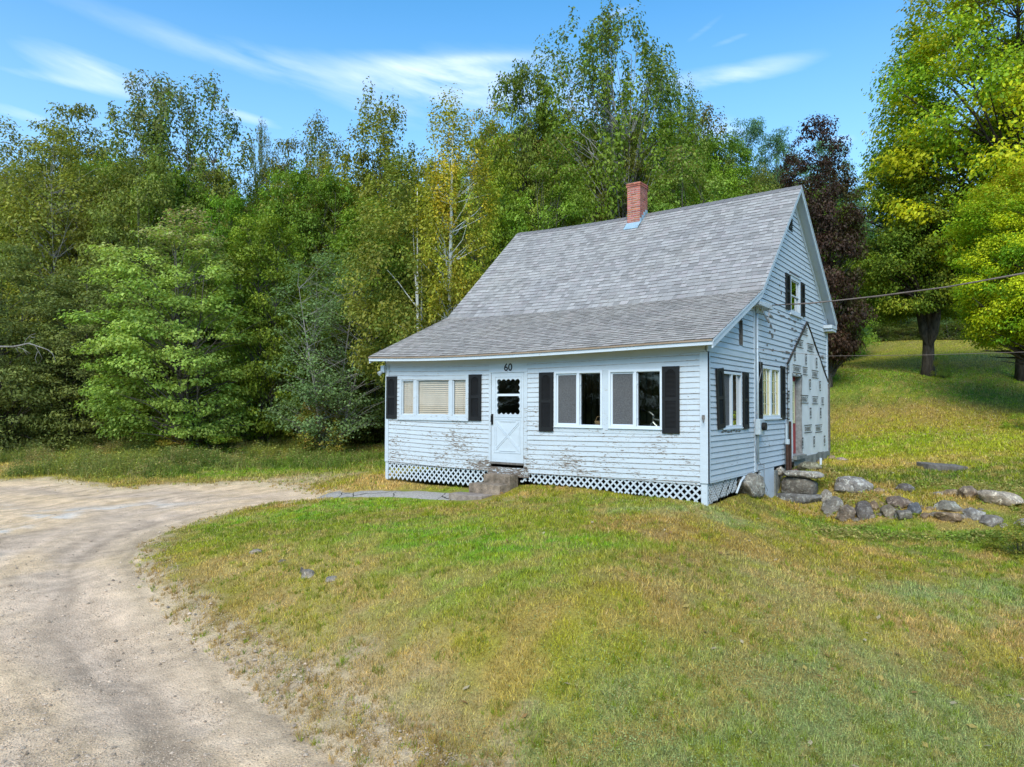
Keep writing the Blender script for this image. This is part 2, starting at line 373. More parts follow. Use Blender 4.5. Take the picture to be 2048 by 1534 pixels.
def shingle_mat():
    m, t, b, o = new_mat('asphalt_shingle')
    at = N(t, 'ShaderNodeAttribute', attribute_name='Col')
    g = ramp(t, noise(t, objc(t), 220, 3, .8), .3, .7, (.75, .75, .75), (1.25, 1.25, 1.25))
    st = ramp(t, noise(t, objc(t, (1, 1, 1)), .7, 5), .3, .75, (.94, .94, .97), (1.04, 1.03, 1.01))
    L(t, mixc(t, 1.0, mixc(t, 1.0, at.outputs[0], g, 'MULTIPLY'), st, 'MULTIPLY'), b.inputs['Base Color']); b.inputs['Roughness'].default_value = .92
    bump(t, b, noise(t, objc(t), 160, 3), .5, .004); return m
M_shingle = shingle_mat()
M_brick = plain('red_brick', (.36, .12, .085), .85, .35, 14, .4, 90, attr=True)
M_mortar = plain('mortar', (.56, .48, .44), .9, .15)
M_zinc = plain('zinc_flashing', (.38, .52, .62), .45, .2, 4, .1, metal=.3)
def conc(name, c, c2, sc=7):
    m, t, b, o = new_mat(name); v = objc(t)
    a = ramp(t, noise(t, v, sc, 6, .7), .35, .68, c, c2); s_ = ramp(t, noise(t, v, sc*14, 4, .7), .35, .65, (.72, .72, .72), (1.22, 1.2, 1.18))
    L(t, mixc(t, 1.0, a, s_, 'MULTIPLY'), b.inputs['Base Color']); b.inputs['Roughness'].default_value = .9
    bump(t, b, noise(t, v, sc*6, 6, .7), .8, .02); return m
M_conc = conc('weathered_concrete', (.12, .095, .07), (.40, .31, .24), 4)
M_conc2 = conc('grey_foundation', (.12, .13, .12), (.30, .30, .28), 3)
def rock_mat(name, base, lich, amt=.5):
    m, t, b, o = new_mat(name); v = objc(t)
    oi = N(t, 'ShaderNodeObjectInfo'); 
    a = ramp(t, noise(t, v, 3.2, 6, .7), .3, .7, tuple(x*.32 for x in base), tuple(x*1.45 for x in base))
    l = ramp(t, noise(t, v, 9, 8, .8, .8), .60-amt*.14, .66-amt*.14); c = mixc(t, l, a, lich)
    L(t, mixc(t, 1.0, c, oi.outputs['Color'], 'MULTIPLY'), b.inputs['Base Color']); b.inputs['Roughness'].default_value = .88
    bump(t, b, noise(t, v, 9, 9, .75), 1.0, .12); return m
M_rock = rock_mat('lichen_granite', (.25, .225, .20), (.52, .50, .44))
M_rust = plain('rusty_iron', (.055, .028, .02), .8, .4, 12, .5)
M_galv = plain('galvanised_steel', (.45, .52, .58), .5, .12, 9, .1, metal=.2)
M_red = plain('red_door_paint', (.34, .045, .045), .5, .15, 5, .1)
M_cream = plain('cream_sash', (.66, .6, .36), .6, .1)
M_greywood = plain('bare_grey_wood', (.24, .25, .26), .85, .35, 9, .6, 30)
M_bare = plain('weathered_bare_wood', (.15, .135, .125), .9, .4, 16, .5, 50)
M_wrap = plain('house_wrap', (.66, .68, .71), .45, .06, 3, .5, 7)
M_ink = plain('printed_ink', (.035, .032, .03), .6, .2)
M_ink2 = plain('printed_brown', (.22, .17, .14), .6, .2)
M_cable = plain('cable_jacket', (.20, .15, .125), .6, .2)
M_wire = plain('dark_wire', (.03, .03, .03), .6, .2)
def bark_mat(name, c0, c1, sc=(9, 9, 2)):
    m, t, b, o = new_mat(name); v = objc(t, sc); n = noise(t, v, 1.5, 7, .7, .4)
    L(t, ramp(t, n, .32, .66, c0, c1), b.inputs['Base Color']); b.inputs['Roughness'].default_value = .92; bump(t, b, n, 1.0, .06); return m
M_bark = bark_mat('grey_bark', (.035, .03, .026), (.17, .15, .13))
M_barkd = bark_mat('dark_maple_bark', (.02, .016, .014), (.12, .10, .085))
M_barkl = bark_mat('pale_grey_bark', (.15, .14, .13), (.38, .36, .34))
def birch_mat():
    m, t, b, o = new_mat('birch_bark'); n = noise(t, objc(t, (3, 3, 9)), 1.6, 5, .7)
    L(t, ramp(t, n, .36, .43, (.04, .035, .03), (.66, .66, .64)), b.inputs['Base Color']); b.inputs['Roughness'].default_value = .7; return m
M_birch = birch_mat()
def leaf_mat(name, trans=.38):
    m, t, b, o = new_mat(name)
    at = N(t, 'ShaderNodeAttribute', attribute_name='Col'); oi = N(t, 'ShaderNodeObjectInfo')
    c = mixc(t, 1.0, at.outputs[0], oi.outputs['Color'], 'MULTIPLY'); L(t, c, b.inputs['Base Color']); b.inputs['Roughness'].default_value = .55; b.inputs['Specular IOR Level'].default_value = .25
    tl = N(t, 'ShaderNodeBsdfTranslucent'); L(t, mixc(t, 1.0, c, (1.25, 1.25, .7), 'MULTIPLY'), tl.inputs[0])
    mx = N(t, 'ShaderNodeMixShader', i_Fac=trans); L(t, b.outputs[0], mx.inputs[1]); L(t, tl.outputs[0], mx.inputs[2]); L(t, mx.outputs[0], o.inputs[0]); return m
M_leaf = leaf_mat('leaves')
M_grass = leaf_mat('grass_blades', .3)
def ground_mat():
    m, t, b, o = new_mat('soil_and_turf'); at = N(t, 'ShaderNodeAttribute', attribute_name='Col'); v = objc(t)
    s1 = ramp(t, noise(t, v, 38, 8, .85), .34, .66, (.42, .42, .42), (1.55, 1.52, 1.45)); s2 = ramp(t, noise(t, v, 3, 6, .7), .3, .7, (.8, .8, .8), (1.2, 1.2, 1.2))
    L(t, mixc(t, 1.0, mixc(t, 1.0, at.outputs[0], s1, 'MULTIPLY'), s2, 'MULTIPLY'), b.inputs['Base Color']); b.inputs['Roughness'].default_value = .95; b.inputs['Specular IOR Level'].default_value = .1
    bump(t, b, noise(t, v, 30, 7, .75), .8, .04); return m
M_ground = ground_mat()
def gravel_mat():
    m, t, b, o = new_mat('packed_gravel'); at = N(t, 'ShaderNodeAttribute', attribute_name='Col'); v = objc(t)
    s1 = ramp(t, noise(t, v, 60, 8, .85), .34, .66, (.52, .52, .54), (1.38, 1.36, 1.32))
    vo = N(t, 'ShaderNodeTexVoronoi', i_Scale=38.0); L(t, v, vo.inputs['Vector'])
    s2 = ramp(t, noise(t, v, 2.2, 7, .7), .3, .7, (.86, .85, .85), (1.14, 1.13, 1.12))
    L(t, mixc(t, 1.0, mixc(t, 1.0, at.outputs[0], s1, 'MULTIPLY'), s2, 'MULTIPLY'), b.inputs['Base Color']); b.inputs['Roughness'].default_value = .95; b.inputs['Specular IOR Level'].default_value = .15
    h = math_n(t, 'ADD', noise(t, v, 9, 8, .75), math_n(t, 'MULTIPLY', vo.outputs[0], -.25)); bump(t, b, h, .8, .035); return m
M_gravel = gravel_mat()
def asph_mat():
    m, t, b, o = new_mat('cracked_asphalt'); v = objc(t)
    vo = N(t, 'ShaderNodeTexVoronoi', feature='DISTANCE_TO_EDGE', i_Scale=1.1)
    mp = N(t, 'ShaderNodeMix', data_type='VECTOR'); mp.inputs[0].default_value = .12; nn = N(t, 'ShaderNodeTexNoise', i_Scale=4.0); L(t, v, nn.inputs[0]); L(t, v, mp.inputs[4]); L(t, nn.outputs[1], mp.inputs[5]); L(t, mp.outputs[1], vo.inputs['Vector'])
    cr = ramp(t, vo.outputs[0], .004, .014); c = ramp(t, noise(t, v, 22, 9, .85), .3, .7, (.13, .115, .105), (.50, .45, .41))
    L(t, mixc(t, cr, (.03, .03, .02), c), b.inputs['Base Color']); b.inputs['Roughness'].default_value = .95; bump(t, b, cr, .6, .02); return m
M_asph = asph_mat()
#@@PART2
# ------------------------------------------------------------ ground: colours by plan position
GREEN = np.array((.21, .30, .02)); OLIVE = np.array((.37, .325, .035)); TAN = np.array((.70, .47, .17)); RUSTY = np.array((.50, .30, .085))
BRIGHT = np.array((.19, .44, .012)); YEL = np.array((.48, .46, .02)); CLOVER = np.array((.38, .45, .17)); SANDY = np.array((.62, .47, .31)); DEEP = np.array((.09, .17, .025))
PATCH = []   # centre in plan, half sizes along the two view-plan axes, colour, weight, bareness
def patch(px, py, rx, ry, c, wt, bare=0):
    p, t = hit(px, py); PATCH.append((p[0], p[1], rx, ry, c, wt, bare))
for a in ((1010, 1120, 1.3, .9, BRIGHT, 1.0), (830, 1080, 1.6, .9, BRIGHT, .9), (700, 1015, 1.9, .5, BRIGHT, .9), (560, 1060, 1.5, .8, GREEN, .8), (1050, 1050, 1.2, .6, OLIVE, .6), (950, 1180, 1.0, .6, BRIGHT, .6),
          (600, 1160, 1.1, .8, TAN, .95, .35), (520, 1120, .9, .6, TAN, .7, .2), (740, 1220, 1.2, .8, TAN, .9, .4), (860, 1300, .9, .5, TAN, .6, .3), (460, 1210, .8, .7, OLIVE, .9), (350, 1110, .7, 1.0, YEL, .8),
          (690, 1330, .5, .4, SANDY, .8, .5), (800, 1385, .5, .3, SANDY, .8, .55), (905, 1450, .45, .25, SANDY, .8, .6), (1040, 1490, .3, .2, SANDY, .9, .7), (860, 1500, .5, .35, RUSTY, .7, .5),
          (1280, 1060, .9, .5, RUSTY, .7, .2), (1480, 1090, 1.6, .5, RUSTY, .75, .2), (1340, 1130, 1.2, .5, RUSTY, .6, .1), (1420, 1180, 1.8, .5, TAN, .5, .1), (1600, 1110, .8, .4, OLIVE, .7), (1160, 1180, 1.3, .6, RUSTY, .45, .1),
          (1560, 1250, .5, .4, TAN, .5), (1640, 1160, .7, .4, TAN, .5), (1900, 1290, 1.0, .35, TAN, .65, .15), (1780, 1230, 1.1, .4, TAN, .5), (1450, 1290, 1.5, .4, RUSTY, .5, .1), (2000, 1350, .8, .4, RUSTY, .5, .1),
          (1500, 1400, 1.4, .6, CLOVER, .95), (1350, 1470, 1.0, .5, CLOVER, .95), (1700, 1380, 1.2, .5, CLOVER, .9), (1900, 1480, 1.2, .6, CLOVER, .95), (1560, 1180, .8, .4, CLOVER, .5), (1350, 1160, .5, .3, CLOVER, .5), (1900, 1200, 1.5, .6, CLOVER, .6), (1700, 1290, 1.2, .4, CLOVER, .5),
          (1150, 1350, 1.4, .5, YEL, .75), (1100, 1430, .9, .4, YEL, .7), (1230, 1260, 1.2, .5, YEL, .5), (1250, 1000, 1.6, .3, GREEN, .9), (1380, 1022, .9, .35, CLOVER, .9), (1540, 1020, 1.2, .35, DEEP, .8), (1690, 1065, 1.4, .4, BRIGHT, .9), (1800, 1075, 1.6, .35, GREEN, .8),
          (1470, 1000, .8, .3, RUSTY, .5, .3), (1560, 1045, 1.0, .3, RUSTY, .5, .3), (1730, 1003, 1.6, .45, RUSTY, 1.0, .55), (1850, 1005, 2, .4, TAN, .5, .3), (1750, 1000, 3, .6, OLIVE, .5, .2), (1690, 965, .6, .6, RUSTY, .7, .5), (1640, 945, .6, .8, DEEP, .9), (1850, 960, 3, 1.0, DEEP, .5), (1780, 925, 1.4, .35, TAN, .5, .4),
          (1750, 888, 3.5, 1.0, BRIGHT, 1.0), (1900, 880, 5, 1.5, YEL, .9), (1740, 860, 3, 1.5, YEL, .7), (1800, 840, 3, 1.2, RUSTY, .35, .1), (1950, 835, 4, 1.5, OLIVE, .7), (1800, 815, 3, .8, RUSTY, .5, .2), (1750, 800, 2.5, .8, DEEP, .7), (1900, 775, 6, 1.6, DEEP, .6), (1750, 760, 5, 2, BRIGHT, .9), (1950, 750, 5, 2, BRIGHT, .7), (1760, 725, 4, 2, OLIVE, .8), (1750, 712, 2, 1, BRIGHT, .9), (1900, 700, 12, 8, YEL, .8), (1980, 715, 5, 2.5, TAN, .5), (1850, 683, 20, 6, OLIVE, .7), (1830, 735, 4, 1, RUSTY, .3),
          (60, 935, 5, 1.5, TAN, .35), (250, 950, 3, 1.0, OLIVE, .8), (400, 945, 3, 1.2, BRIGHT, .9), (500, 935, 2.0, 1.2, BRIGHT, .7), (330, 960, 3, .5, RUSTY, .7, .2), (540, 920, 2.0, 1.0, TAN, .4, .3), (600, 955, 1.6, .5, SANDY, .8, .7), (570, 968, 1.2, .3, SANDY, .8, .8), (640, 970, 1.6, .6, OLIVE, .8), (700, 962, 1.4, .6, YEL, .7), (755, 965, .8, .7, TAN, .9, .2), (680, 935, 2.0, 1.5, GREEN, .9), (720, 925, 1.5, 1.2, DEEP, .5)):
    patch(*a)
def zone(x, y):
    """turf colour, soil colour, bareness 0..1 at plan positions"""
    x = np.asarray(x, float); y = np.asarray(y, float)
    n1 = fbm(x*.7, y*.7, s=51, o=4)[..., None]; n2 = fbm(x*2.3+9, y*2.3, s=52, o=3)[..., None]
    a = ss(n1, .42, .62); c = OLIVE*(1-a)+GREEN*a
    b = ss(n2, .48, .66)*.75; c = c*(1-b)+RUSTY*.5*b+TAN*.5*b
    wx = x+(fbm(x*1.7, y*1.7, s=61)-.5)*1.5; wy = y+(fbm(x*1.7, y*1.7, s=62)-.5)*1.5
    bare = ss(fbm(x*1.7, y*1.7, s=71), .60, .74)*.35
    W = np.full(x.shape, .2); acc = c*.2; bb = bare*.2
    for (cx, cy, rx, ry, cc, wt, br) in PATCH:
        dx = wx-cx; dy = wy-cy
        u = dx*CR[0]+dy*CR[1]; v = dx*CF[0]+dy*CF[1]
        g = wt*np.exp(-((u/rx)**2+(v/ry)**2)*.8)
        W = W+g*2; acc = acc+(g*2)[..., None]*(cc*.92+c*.08); bb = bb+g*2*(br*.85+bare*.3)
    c = acc/W[..., None]; bare = bb/W
    n3 = fbm(x*3.1+5, y*3.1, s=57, o=3)[..., None]; k3 = ss(n3, .52, .66)*.45; c = c*(1-k3)+(RUSTY*.5+TAN*.5)*k3; k4 = ss(n3, .44, .30)*.5; c = c*(1-k4)+YEL*.9*k4
    sd_ = sdist(x, y, ROAD); e = np.clip(1-(sd_+.1)/.75, 0, 1)*(sd_ > -1)
    e = e*(.35+.65*ss(fbm(x*3, y*3, s=81), .35, .6))
    bare = np.clip(bare+e*.75, 0, 1); e_ = (e*.7)[..., None]; c = c*(1-e_)+RUSTY*e_
    nn = fbm(x*9, y*9, s=91, o=3)[..., None]
    soil = c*.55+np.array((.12, .09, .05))*.45; bs = ss(bare, .15, .7)[..., None]
    soil = soil*(1-bs)+SANDY*(.75+.4*nn)*bs
    return c, soil, bare

# nonuniform grid, fine in the yard
def axis(c0, lo, hi, step, grow, far):
    a = list(np.arange(lo, hi, step)); s_ = step; v = a[-1]
    while v < c0+far: s_ *= grow; v += s_; a.append(v)
    s_ = step; v = a[0]; b = []
    while v > c0-far: s_ *= grow; v -= s_; b.append(v)
    return np.array(b[::-1]+a)
gx = axis(0, -13, 9, .11, 1.045, 1500); gy = axis(0, -12, 6, .11, 1.045, 1500)
X, Y = np.meshgrid(gx, gy); Z = HT(X, Y)
# the ground falls away under the house and the steps
ins = (X > -8.3) & (X < -.1) & (Y > .12) & (Y < 9.9); Z = np.where(ins, np.minimum(Z, -.75), Z)
sdr = sdist(X, Y, ROAD); Z = Z-.07*ss(-sdr, .25, .8)
_, soil, bare = zone(X, Y)
far = ss(np.hypot(X-CAM[0], Y-CAM[1]), 60, 90)[..., None]; soil = soil*(1-far)+np.array((.09, .12, .03))*far
sdr = sdist(X, Y, ROAD); rmask = ss(sdr, .05, -.1)[..., None]; soil = soil*(1-rmask)+np.array((.62, .47, .31))*rmask
ny, nx = X.shape; I = np.arange(nx*ny).reshape(ny, nx)
F = np.stack([I[:-1, :-1], I[:-1, 1:], I[1:, 1:], I[1:, :-1]], -1).reshape(-1, 4)
g = link('ground', np_mesh('ground', np.stack([X, Y, Z], -1).reshape(-1, 3), F, soil.reshape(-1, 3), True), M_ground)
tag(g, 'grassy yard ground sloping around the house', kind='structure')

def sheet(name, poly, step, colf, mat, lift, label, rag=.1, clip=None):
    lo = poly.min(0)-.3; hi = poly.max(0)+.3
    if clip: lo = np.maximum(lo, clip[0]); hi = np.minimum(hi, clip[1])
    xs = np.arange(lo[0], hi[0], step); ys = np.arange(lo[1], hi[1], step); X, Y = np.meshgrid(xs, ys)
    sdd = sdist(X, Y, poly)+(fbm(X*2.5, Y*2.5, s=5)-.5)*rag*2+(fbm(X*9, Y*9, s=6)-.5)*rag
    Z = HT(X, Y)+lift; I = np.arange(X.size).reshape(X.shape)
    F = np.stack([I[:-1, :-1], I[:-1, 1:], I[1:, 1:], I[1:, :-1]], -1).reshape(-1, 4)
    k = (sdd < 0).ravel(); F = F[k[F].all(1)]
    Z = Z.ravel()-np.clip((sdd.ravel()+.28)/.28, 0, 1)*(lift+.022)
    u = np.unique(F); m = -np.ones(X.size, int); m[u] = np.arange(len(u))
    V = np.c_[X.ravel()[u], Y.ravel()[u], Z[u]]
    return tag(link(name, np_mesh(name, V, m[F], colf(V[:, 0], V[:, 1]), True), mat), label, kind='structure')
def roadcol(x, y):
    s_ = -sdist(x, y, ROAD)
    base = np.array((.77, .55, .345)); grey = np.array((.54, .41, .32)); pale = np.array((.74, .70, .66)); tan = np.array((.70, .52, .33))
    n = fbm(x*.5, y*.5, s=11)[:, None]; k = ss(n[:, 0], .42, .62)[:, None]
    track = (np.exp(-((s_-1.25)/.45)**2)+np.exp(-((s_-2.9)/.5)**2))[:, None]
    c = base*(1-k*.55)+grey*k*.55
    c = c*(1-track*.45)+grey*track*.45
    e = np.exp(-(s_/.6)**2)[:, None]; c = c*(1-e*.6)+tan*e*.6
    st = fbm(x*.8+3, y*.8, s=13, o=5); st = ss(st, .56, .70)[:, None]
    left = ss(s_, 2.2, 4.0)[:, None]; c = c*(1-st*left*.8)+pale*st*left*.8
    f = fbm(x*6, y*6, s=15, o=4)[:, None]
    d_, al = along(x, y, EDGE); m_ = ss(d_, 14, 9)
    lane = fbm(d_*5.5+fbm(x*.5, y*.5, s=18)*3, al*.35, s=17, o=4); lane = ((lane-.5)*m_)[:, None]
    c = c*(1+lane*.95); c = c*(1-np.clip(lane*1.5, 0, .4))+grey*np.clip(lane*1.5, 0, .4)
    return c*(.70+.56*f)
sheet('gravel_road', ROAD, .075, roadcol, M_gravel, .016, 'pale sandy gravel drive curving round the lawn', .14, (CAM[:2]-np.array((34, 9)), CAM[:2]+np.array((6, 22))))
sheet('asphalt_path', WALK, .05, lambda x, y: np.full((len(x), 3), .2), M_asph, .03, 'short cracked asphalt path to the front steps', .05)

# ------------------------------------------------------------ grass: individual blades, denser close to the viewer's part of the yard
def blades(x, y, h, wd, col, lean=.7, nm='grass', parent=None, seg=False):
    n = len(x); z = HT(x, y)-.004
    a = rng.uniform(0, 2*PI, n); d = np.c_[np.cos(a), np.sin(a), np.zeros(n)]; side = np.c_[-np.sin(a), np.cos(a), np.zeros(n)]
    yaw = rng.uniform(0, 2*PI, n); side = np.c_[np.cos(yaw), np.sin(yaw), np.zeros(n)]
    ln = rng.uniform(.1, lean, n); tip = np.c_[x, y, z]+d*(h*ln)[:, None]+np.c_[np.zeros(n), np.zeros(n), h*np.sqrt(1-np.minimum(ln, .95)**2*.8)]
    b = np.c_[x, y, z]
    V = np.stack([b-side*(wd/2)[:, None], b+side*(wd/2)[:, None], tip], 1).reshape(-1, 3)
    F = np.arange(3*n).reshape(-1, 3); cc = np.repeat(col, 3, 0)
    return V, F, cc
def scatter(n, tmin, tmax, pxl, pxr, power=1.0):
    t = tmin*(tmax/tmin)**(rng.random(n)**power); px = rng.uniform(pxl, pxr, n); d = (px-1024)/FPX
    fx = CF[0]+CR[0]*d; fy = CF[1]+CR[1]*d
    return CAM[0]+t*fx, CAM[1]+t*fy, t
HOUSE = lambda x, y: (x > -8.42) & (x < .02) & (y > .0) & (y < 10.1)
STEP = lambda x, y: (x > -5.8) & (x < -4.1) & (y > -1.35) & (y < .1)
def turf(n, tmin, tmax, pxl, pxr, hmul, wmul, name, label, seed=0):
    x, y, t = scatter(n, tmin, tmax, pxl, pxr)
    c, so_, ba = zone(x, y); sd_ = sdist(x, y, ROAD); sw = sdist(x, y, WALK)
    clump = fbm(x*5, y*5, s=21, o=3)
    edge = sd_+(fbm(x*4, y*4, s=22)-.5)*.5
    keep = (rng.random(n) > np.clip(ba*1.15-(clump-.5)*1.5, 0, .97)) & (edge > -.12) & ~HOUSE(x, y) & ~STEP(x, y) & (sw+(fbm(x*6, y*6, s=23)-.5)*.12 > 0)
    keep |= (sd_ > -1.0) & (sd_ < 0) & (rng.random(n) < .035) & (sw > 0)
    x, y, t, c, clump, ba, sd_ = [q[keep] for q in (x, y, t, c, clump, ba, sd_)]; n = len(x)
    h = rng.uniform(.025, .07, n)*(.45+1.1*clump)*hmul; h *= np.clip(.6+sd_*.8, .5, 1); wd = rng.uniform(.004, .0075, n)*wmul*np.clip(t/6, 1, 2.6)
    far = t > 18; 
    g1 = rng.random(n)[:, None]; straw = (rng.random(n) < .10)[:, None]
    cc = c*(.25+1.45*g1)*np.where(straw, 1.0, 1.0); cc = np.where(straw, cc*.3+np.array((.72, .54, .29))*.7, cc)
    cc *= (.8+.4*fbm(x*14, y*14, s=24, o=2))[:, None]
    V, F, col = blades(x, y, h, wd, cc, .9)
    o = link(name, np_mesh(name, V, F, col), M_grass)
    return tag(o, label, 'grass', kind='stuff')
turf(560000, 4.3, 22, -60, 2110, 1.0, 1.0, 'lawn_grass', 'patchy short lawn grass, green and straw coloured, in front of the house')
turf(150000, 15, 75, 1560, 2120, 1.5, 1.8, 'yard_grass', 'mown grass on the slope behind the house')
turf(60000, 17, 34, -60, 800, 1.8, 1.6, 'verge_grass', 'grass verge between the gravel drive and the woods')
# tufts: clumps of longer blades fanning from one root
x, y, t = scatter(15000, 4.4, 26, 250, 2110); c, _s, ba = zone(x, y); sd_ = sdist(x, y, ROAD)
k = (sd_ > -.25) & ~HOUSE(x, y) & ~STEP(x, y) & (sdist(x, y, WALK) > .1) & ((fbm(x*1.3, y*1.3, s=26) > .47) | (ba > .35)); x, y, t, c, sd_ = x[k], y[k], t[k], c[k], sd_[k]
q = 16; n = len(x); r0 = np.repeat(rng.uniform(.01, .04, n), q); a = rng.uniform(0, 2*PI, n*q); X_ = np.repeat(x, q)+np.cos(a)*r0; Y_ = np.repeat(y, q)+np.sin(a)*r0
hh = np.repeat(rng.uniform(.04, .13, n), q)*rng.uniform(.5, 1.1, n*q); tt = np.repeat(t, q)
lift_ = np.where(rng.random((n, 1)) < .6, np.array((.25, .32, .02)), c); cc = np.repeat(lift_*(.6+.7*rng.random((n, 1))), q, 0)*(.6+.7*rng.random((n*q, 1)))
ed_ = np.repeat(((sd_ < .5) & (rng.random(n) < .6)), q)[:, None]; cc = np.where(ed_, np.array((.42, .28, .11))*(.6+.8*rng.random((n*q, 1))), cc)
V, F, col = blades(X_, Y_, hh, rng.uniform(.004, .007, n*q)*np.clip(tt/7, 1, 2.2), cc, 1.0)
tag(link('grass_tufts', np_mesh('grass_tufts', V, F, col), M_grass), 'longer tufts of grass standing out of the lawn', 'grass', kind='stuff')
# clover and small broad leaves
x, y, t = scatter(260000, 4.4, 15, 300, 2110)
cl = np.zeros(len(x))
for (cx, cy, rx, ry, cc, wt, br) in PATCH:
    if cc is CLOVER:
        dx = x-cx; dy = y-cy; u = dx*CR[0]+dy*CR[1]; v = dx*CF[0]+dy*CF[1]; cl = np.maximum(cl, wt*np.exp(-((u/rx)**2+(v/ry)**2)*.55))
k = (rng.random(len(x)) < np.maximum(cl*.9, .05)*(.3+1.2*fbm(x*3, y*3, s=41))) & (sdist(x, y, ROAD) > .2) & ~HOUSE(x, y)
x, y = x[k], y[k]; n = len(x); z = HT(x, y)+rng.uniform(.008, .035, n); r_ = rng.uniform(.005, .010, n)
nrm = rng.normal(0, .35, (n, 3)); nrm[:, 2] = 1; nrm /= np.linalg.norm(nrm, axis=1)[:, None]; a = rng.normal(0, 1, (n, 3)); a -= (a*nrm).sum(1)[:, None]*nrm; a /= np.linalg.norm(a, axis=1)[:, None]; b = np.cross(nrm, a)
P0 = np.c_[x, y, z]; V = np.stack([P0+a*r_[:, None], P0+b*r_[:, None]*.8, P0-a*r_[:, None], P0-b*r_[:, None]*.8], 1).reshape(-1, 3)
cc = CLOVER*(.45+.8*rng.random((n, 1)))*np.array((1, 1, 1))
tag(link('clover', np_mesh('clover', V, np.arange(4*n).reshape(-1, 4), np.repeat(cc, 4, 0)), M_leaf), 'grey green clover spreading through the lawn', 'clover', kind='stuff')
# weeds along the woods and the banks
def weeds(name, label, n, regs, hlo, hhi, cols, wd=.02, lf=True, spread=5.):
    X = []; Y = []; 
    for (pa, pb, ta, tb, wgt) in regs:
        m = int(n*wgt); x, y, t = scatter(m, ta, tb, pa, pb); X.append(x); Y.append(y)
    x = np.concatenate(X); y = np.concatenate(Y); m_ = len(x); jx = (fbm(x*.35, y*.35, s=36)-.5)*spread; jy = (fbm(x*.35, y*.35, s=37)-.5)*spread; x = x+jx+rng.normal(0, spread*.12, m_); y = y+jy+rng.normal(0, spread*.12, m_); cl = fbm(x*.9, y*.9, s=33)
    k = (rng.random(len(x)) < ss(cl, .35, .6)) & (sdist(x, y, ROAD) > .5) & ~HOUSE(x, y); x, y, cl = x[k], y[k], cl[k]; n = len(x)
    h = rng.uniform(hlo, hhi, n)*(.4+1.1*ss(cl, .35, .7)); ci = rng.integers(0, len(cols), n); tone = fbm(x*.6, y*.6, s=35)
    ci = np.where(rng.random(n) < .6, (tone*1.6*len(cols)).astype(int) % len(cols), ci)
    cc = np.array(cols)[ci]*(.6+.8*rng.random((n, 1)))
    V, F, col = blades(x, y, h, np.full(n, wd), cc, .6)
    if lf:   # leaves along the stems
        q = 3; zz = HT(x, y); P = np.c_[x, y, zz]
        P = np.repeat(P, q, 0); hh = np.repeat(h, q); m = len(P); P[:, 2] += hh*rng.uniform(.2, 1, m); P[:, :2] += rng.normal(0, .05, (m, 2)); r = rng.uniform(.02, .05, m)[:, None]
        a = rng.normal(0, 1, (m, 3)); a[:, 2] *= .4; a /= np.linalg.norm(a, axis=1)[:, None]; b = rng.normal(0, 1, (m, 3)); b[:, 2] *= .3; b -= (a*b).sum(1)[:, None]*a; b /= np.linalg.norm(b, axis=1)[:, None]
        V2 = np.stack([P+a*r, P+b*r*.4, P-a*r*.7, P-b*r*.4], 1); c2 = np.repeat(cc, q, 0)*(.8+.5*rng.random((m, 1)))
        V2t = V2[:, [0, 1, 2, 0, 2, 3]].reshape(-1, 3); F2 = np.arange(len(V2t)).reshape(-1, 3)+len(V)
        V = np.r_[V, V2t]; F = np.r_[F, F2]; col = np.r_[col, np.repeat(c2, 6, 0)]
    tag(link(name, np_mesh(name, V, F, col), M_leaf), label, 'weeds', kind='stuff')
weeds('meadow_weeds', 'tall mixed weeds and seeding grass between drive and woods', 52000, ((-80, 330, 24.5, 33, .6), (300, 640, 27, 32, .4)), .08, .50,
      [(.20, .24, .06), (.30, .29, .09), (.42, .33, .14), (.16, .22, .05), (.34, .36, .06)], .014)
weeds('leafy_groundcover', 'bright green broad leaved plants at the foot of the woods', 16000, ((590, 770, 25, 30, .5), (420, 640, 26, 31, .3), (250, 470, 25, 28, .2)), .06, .30,
      [(.17, .27, .03), (.24, .33, .05), (.12, .18, .03), (.26, .25, .08)], .03)
weeds('bank_weeds', 'rough weeds growing among the boulders of the bank', 9000, ((1640, 2100, 13.2, 16.5, 1.0),), .03, .12,
      [(.26, .36, .05), (.40, .34, .11), (.22, .28, .05)], .010, spread=1.2)
# loose stones of the gravel
x, y, t = scatter(170000, 4.2, 20, -80, 1050); k = (sdist(x, y, ROAD) < .35) & (rng.random(len(x)) < .25+.9*(fbm(x*1.3, y*1.3, s=44) > .5)); x, y, t = x[k], y[k], t[k]; n = len(x)
r_ = rng.uniform(.003, .009, n)*(1+2.6*(rng.random(n) < .012)); z = HT(x, y)+.016+r_*.2
o8 = np.array([(1, 0, 0), (0, 1, 0), (-1, 0, 0), (0, -1, 0), (0, 0, .7)], float)
V = (np.c_[x, y, z][:, None]+o8[None]*r_[:, None, None]*rng.uniform(.6, 1.3, (n, 5, 1))).reshape(-1, 3)
f5 = np.array([(0, 1, 4), (1, 2, 4), (2, 3, 4), (3, 0, 4)]); F = (np.arange(n)[:, None, None]*5+f5[None]).reshape(-1, 3)
cc = np.array((.64, .50, .38))*(.4+.9*rng.random((n, 1)))
tag(link('pebbles', np_mesh('pebbles', V, F, np.repeat(cc, 5, 0)), M_gravel), 'loose pebbles lying on the gravel drive', 'pebbles', kind='stuff')
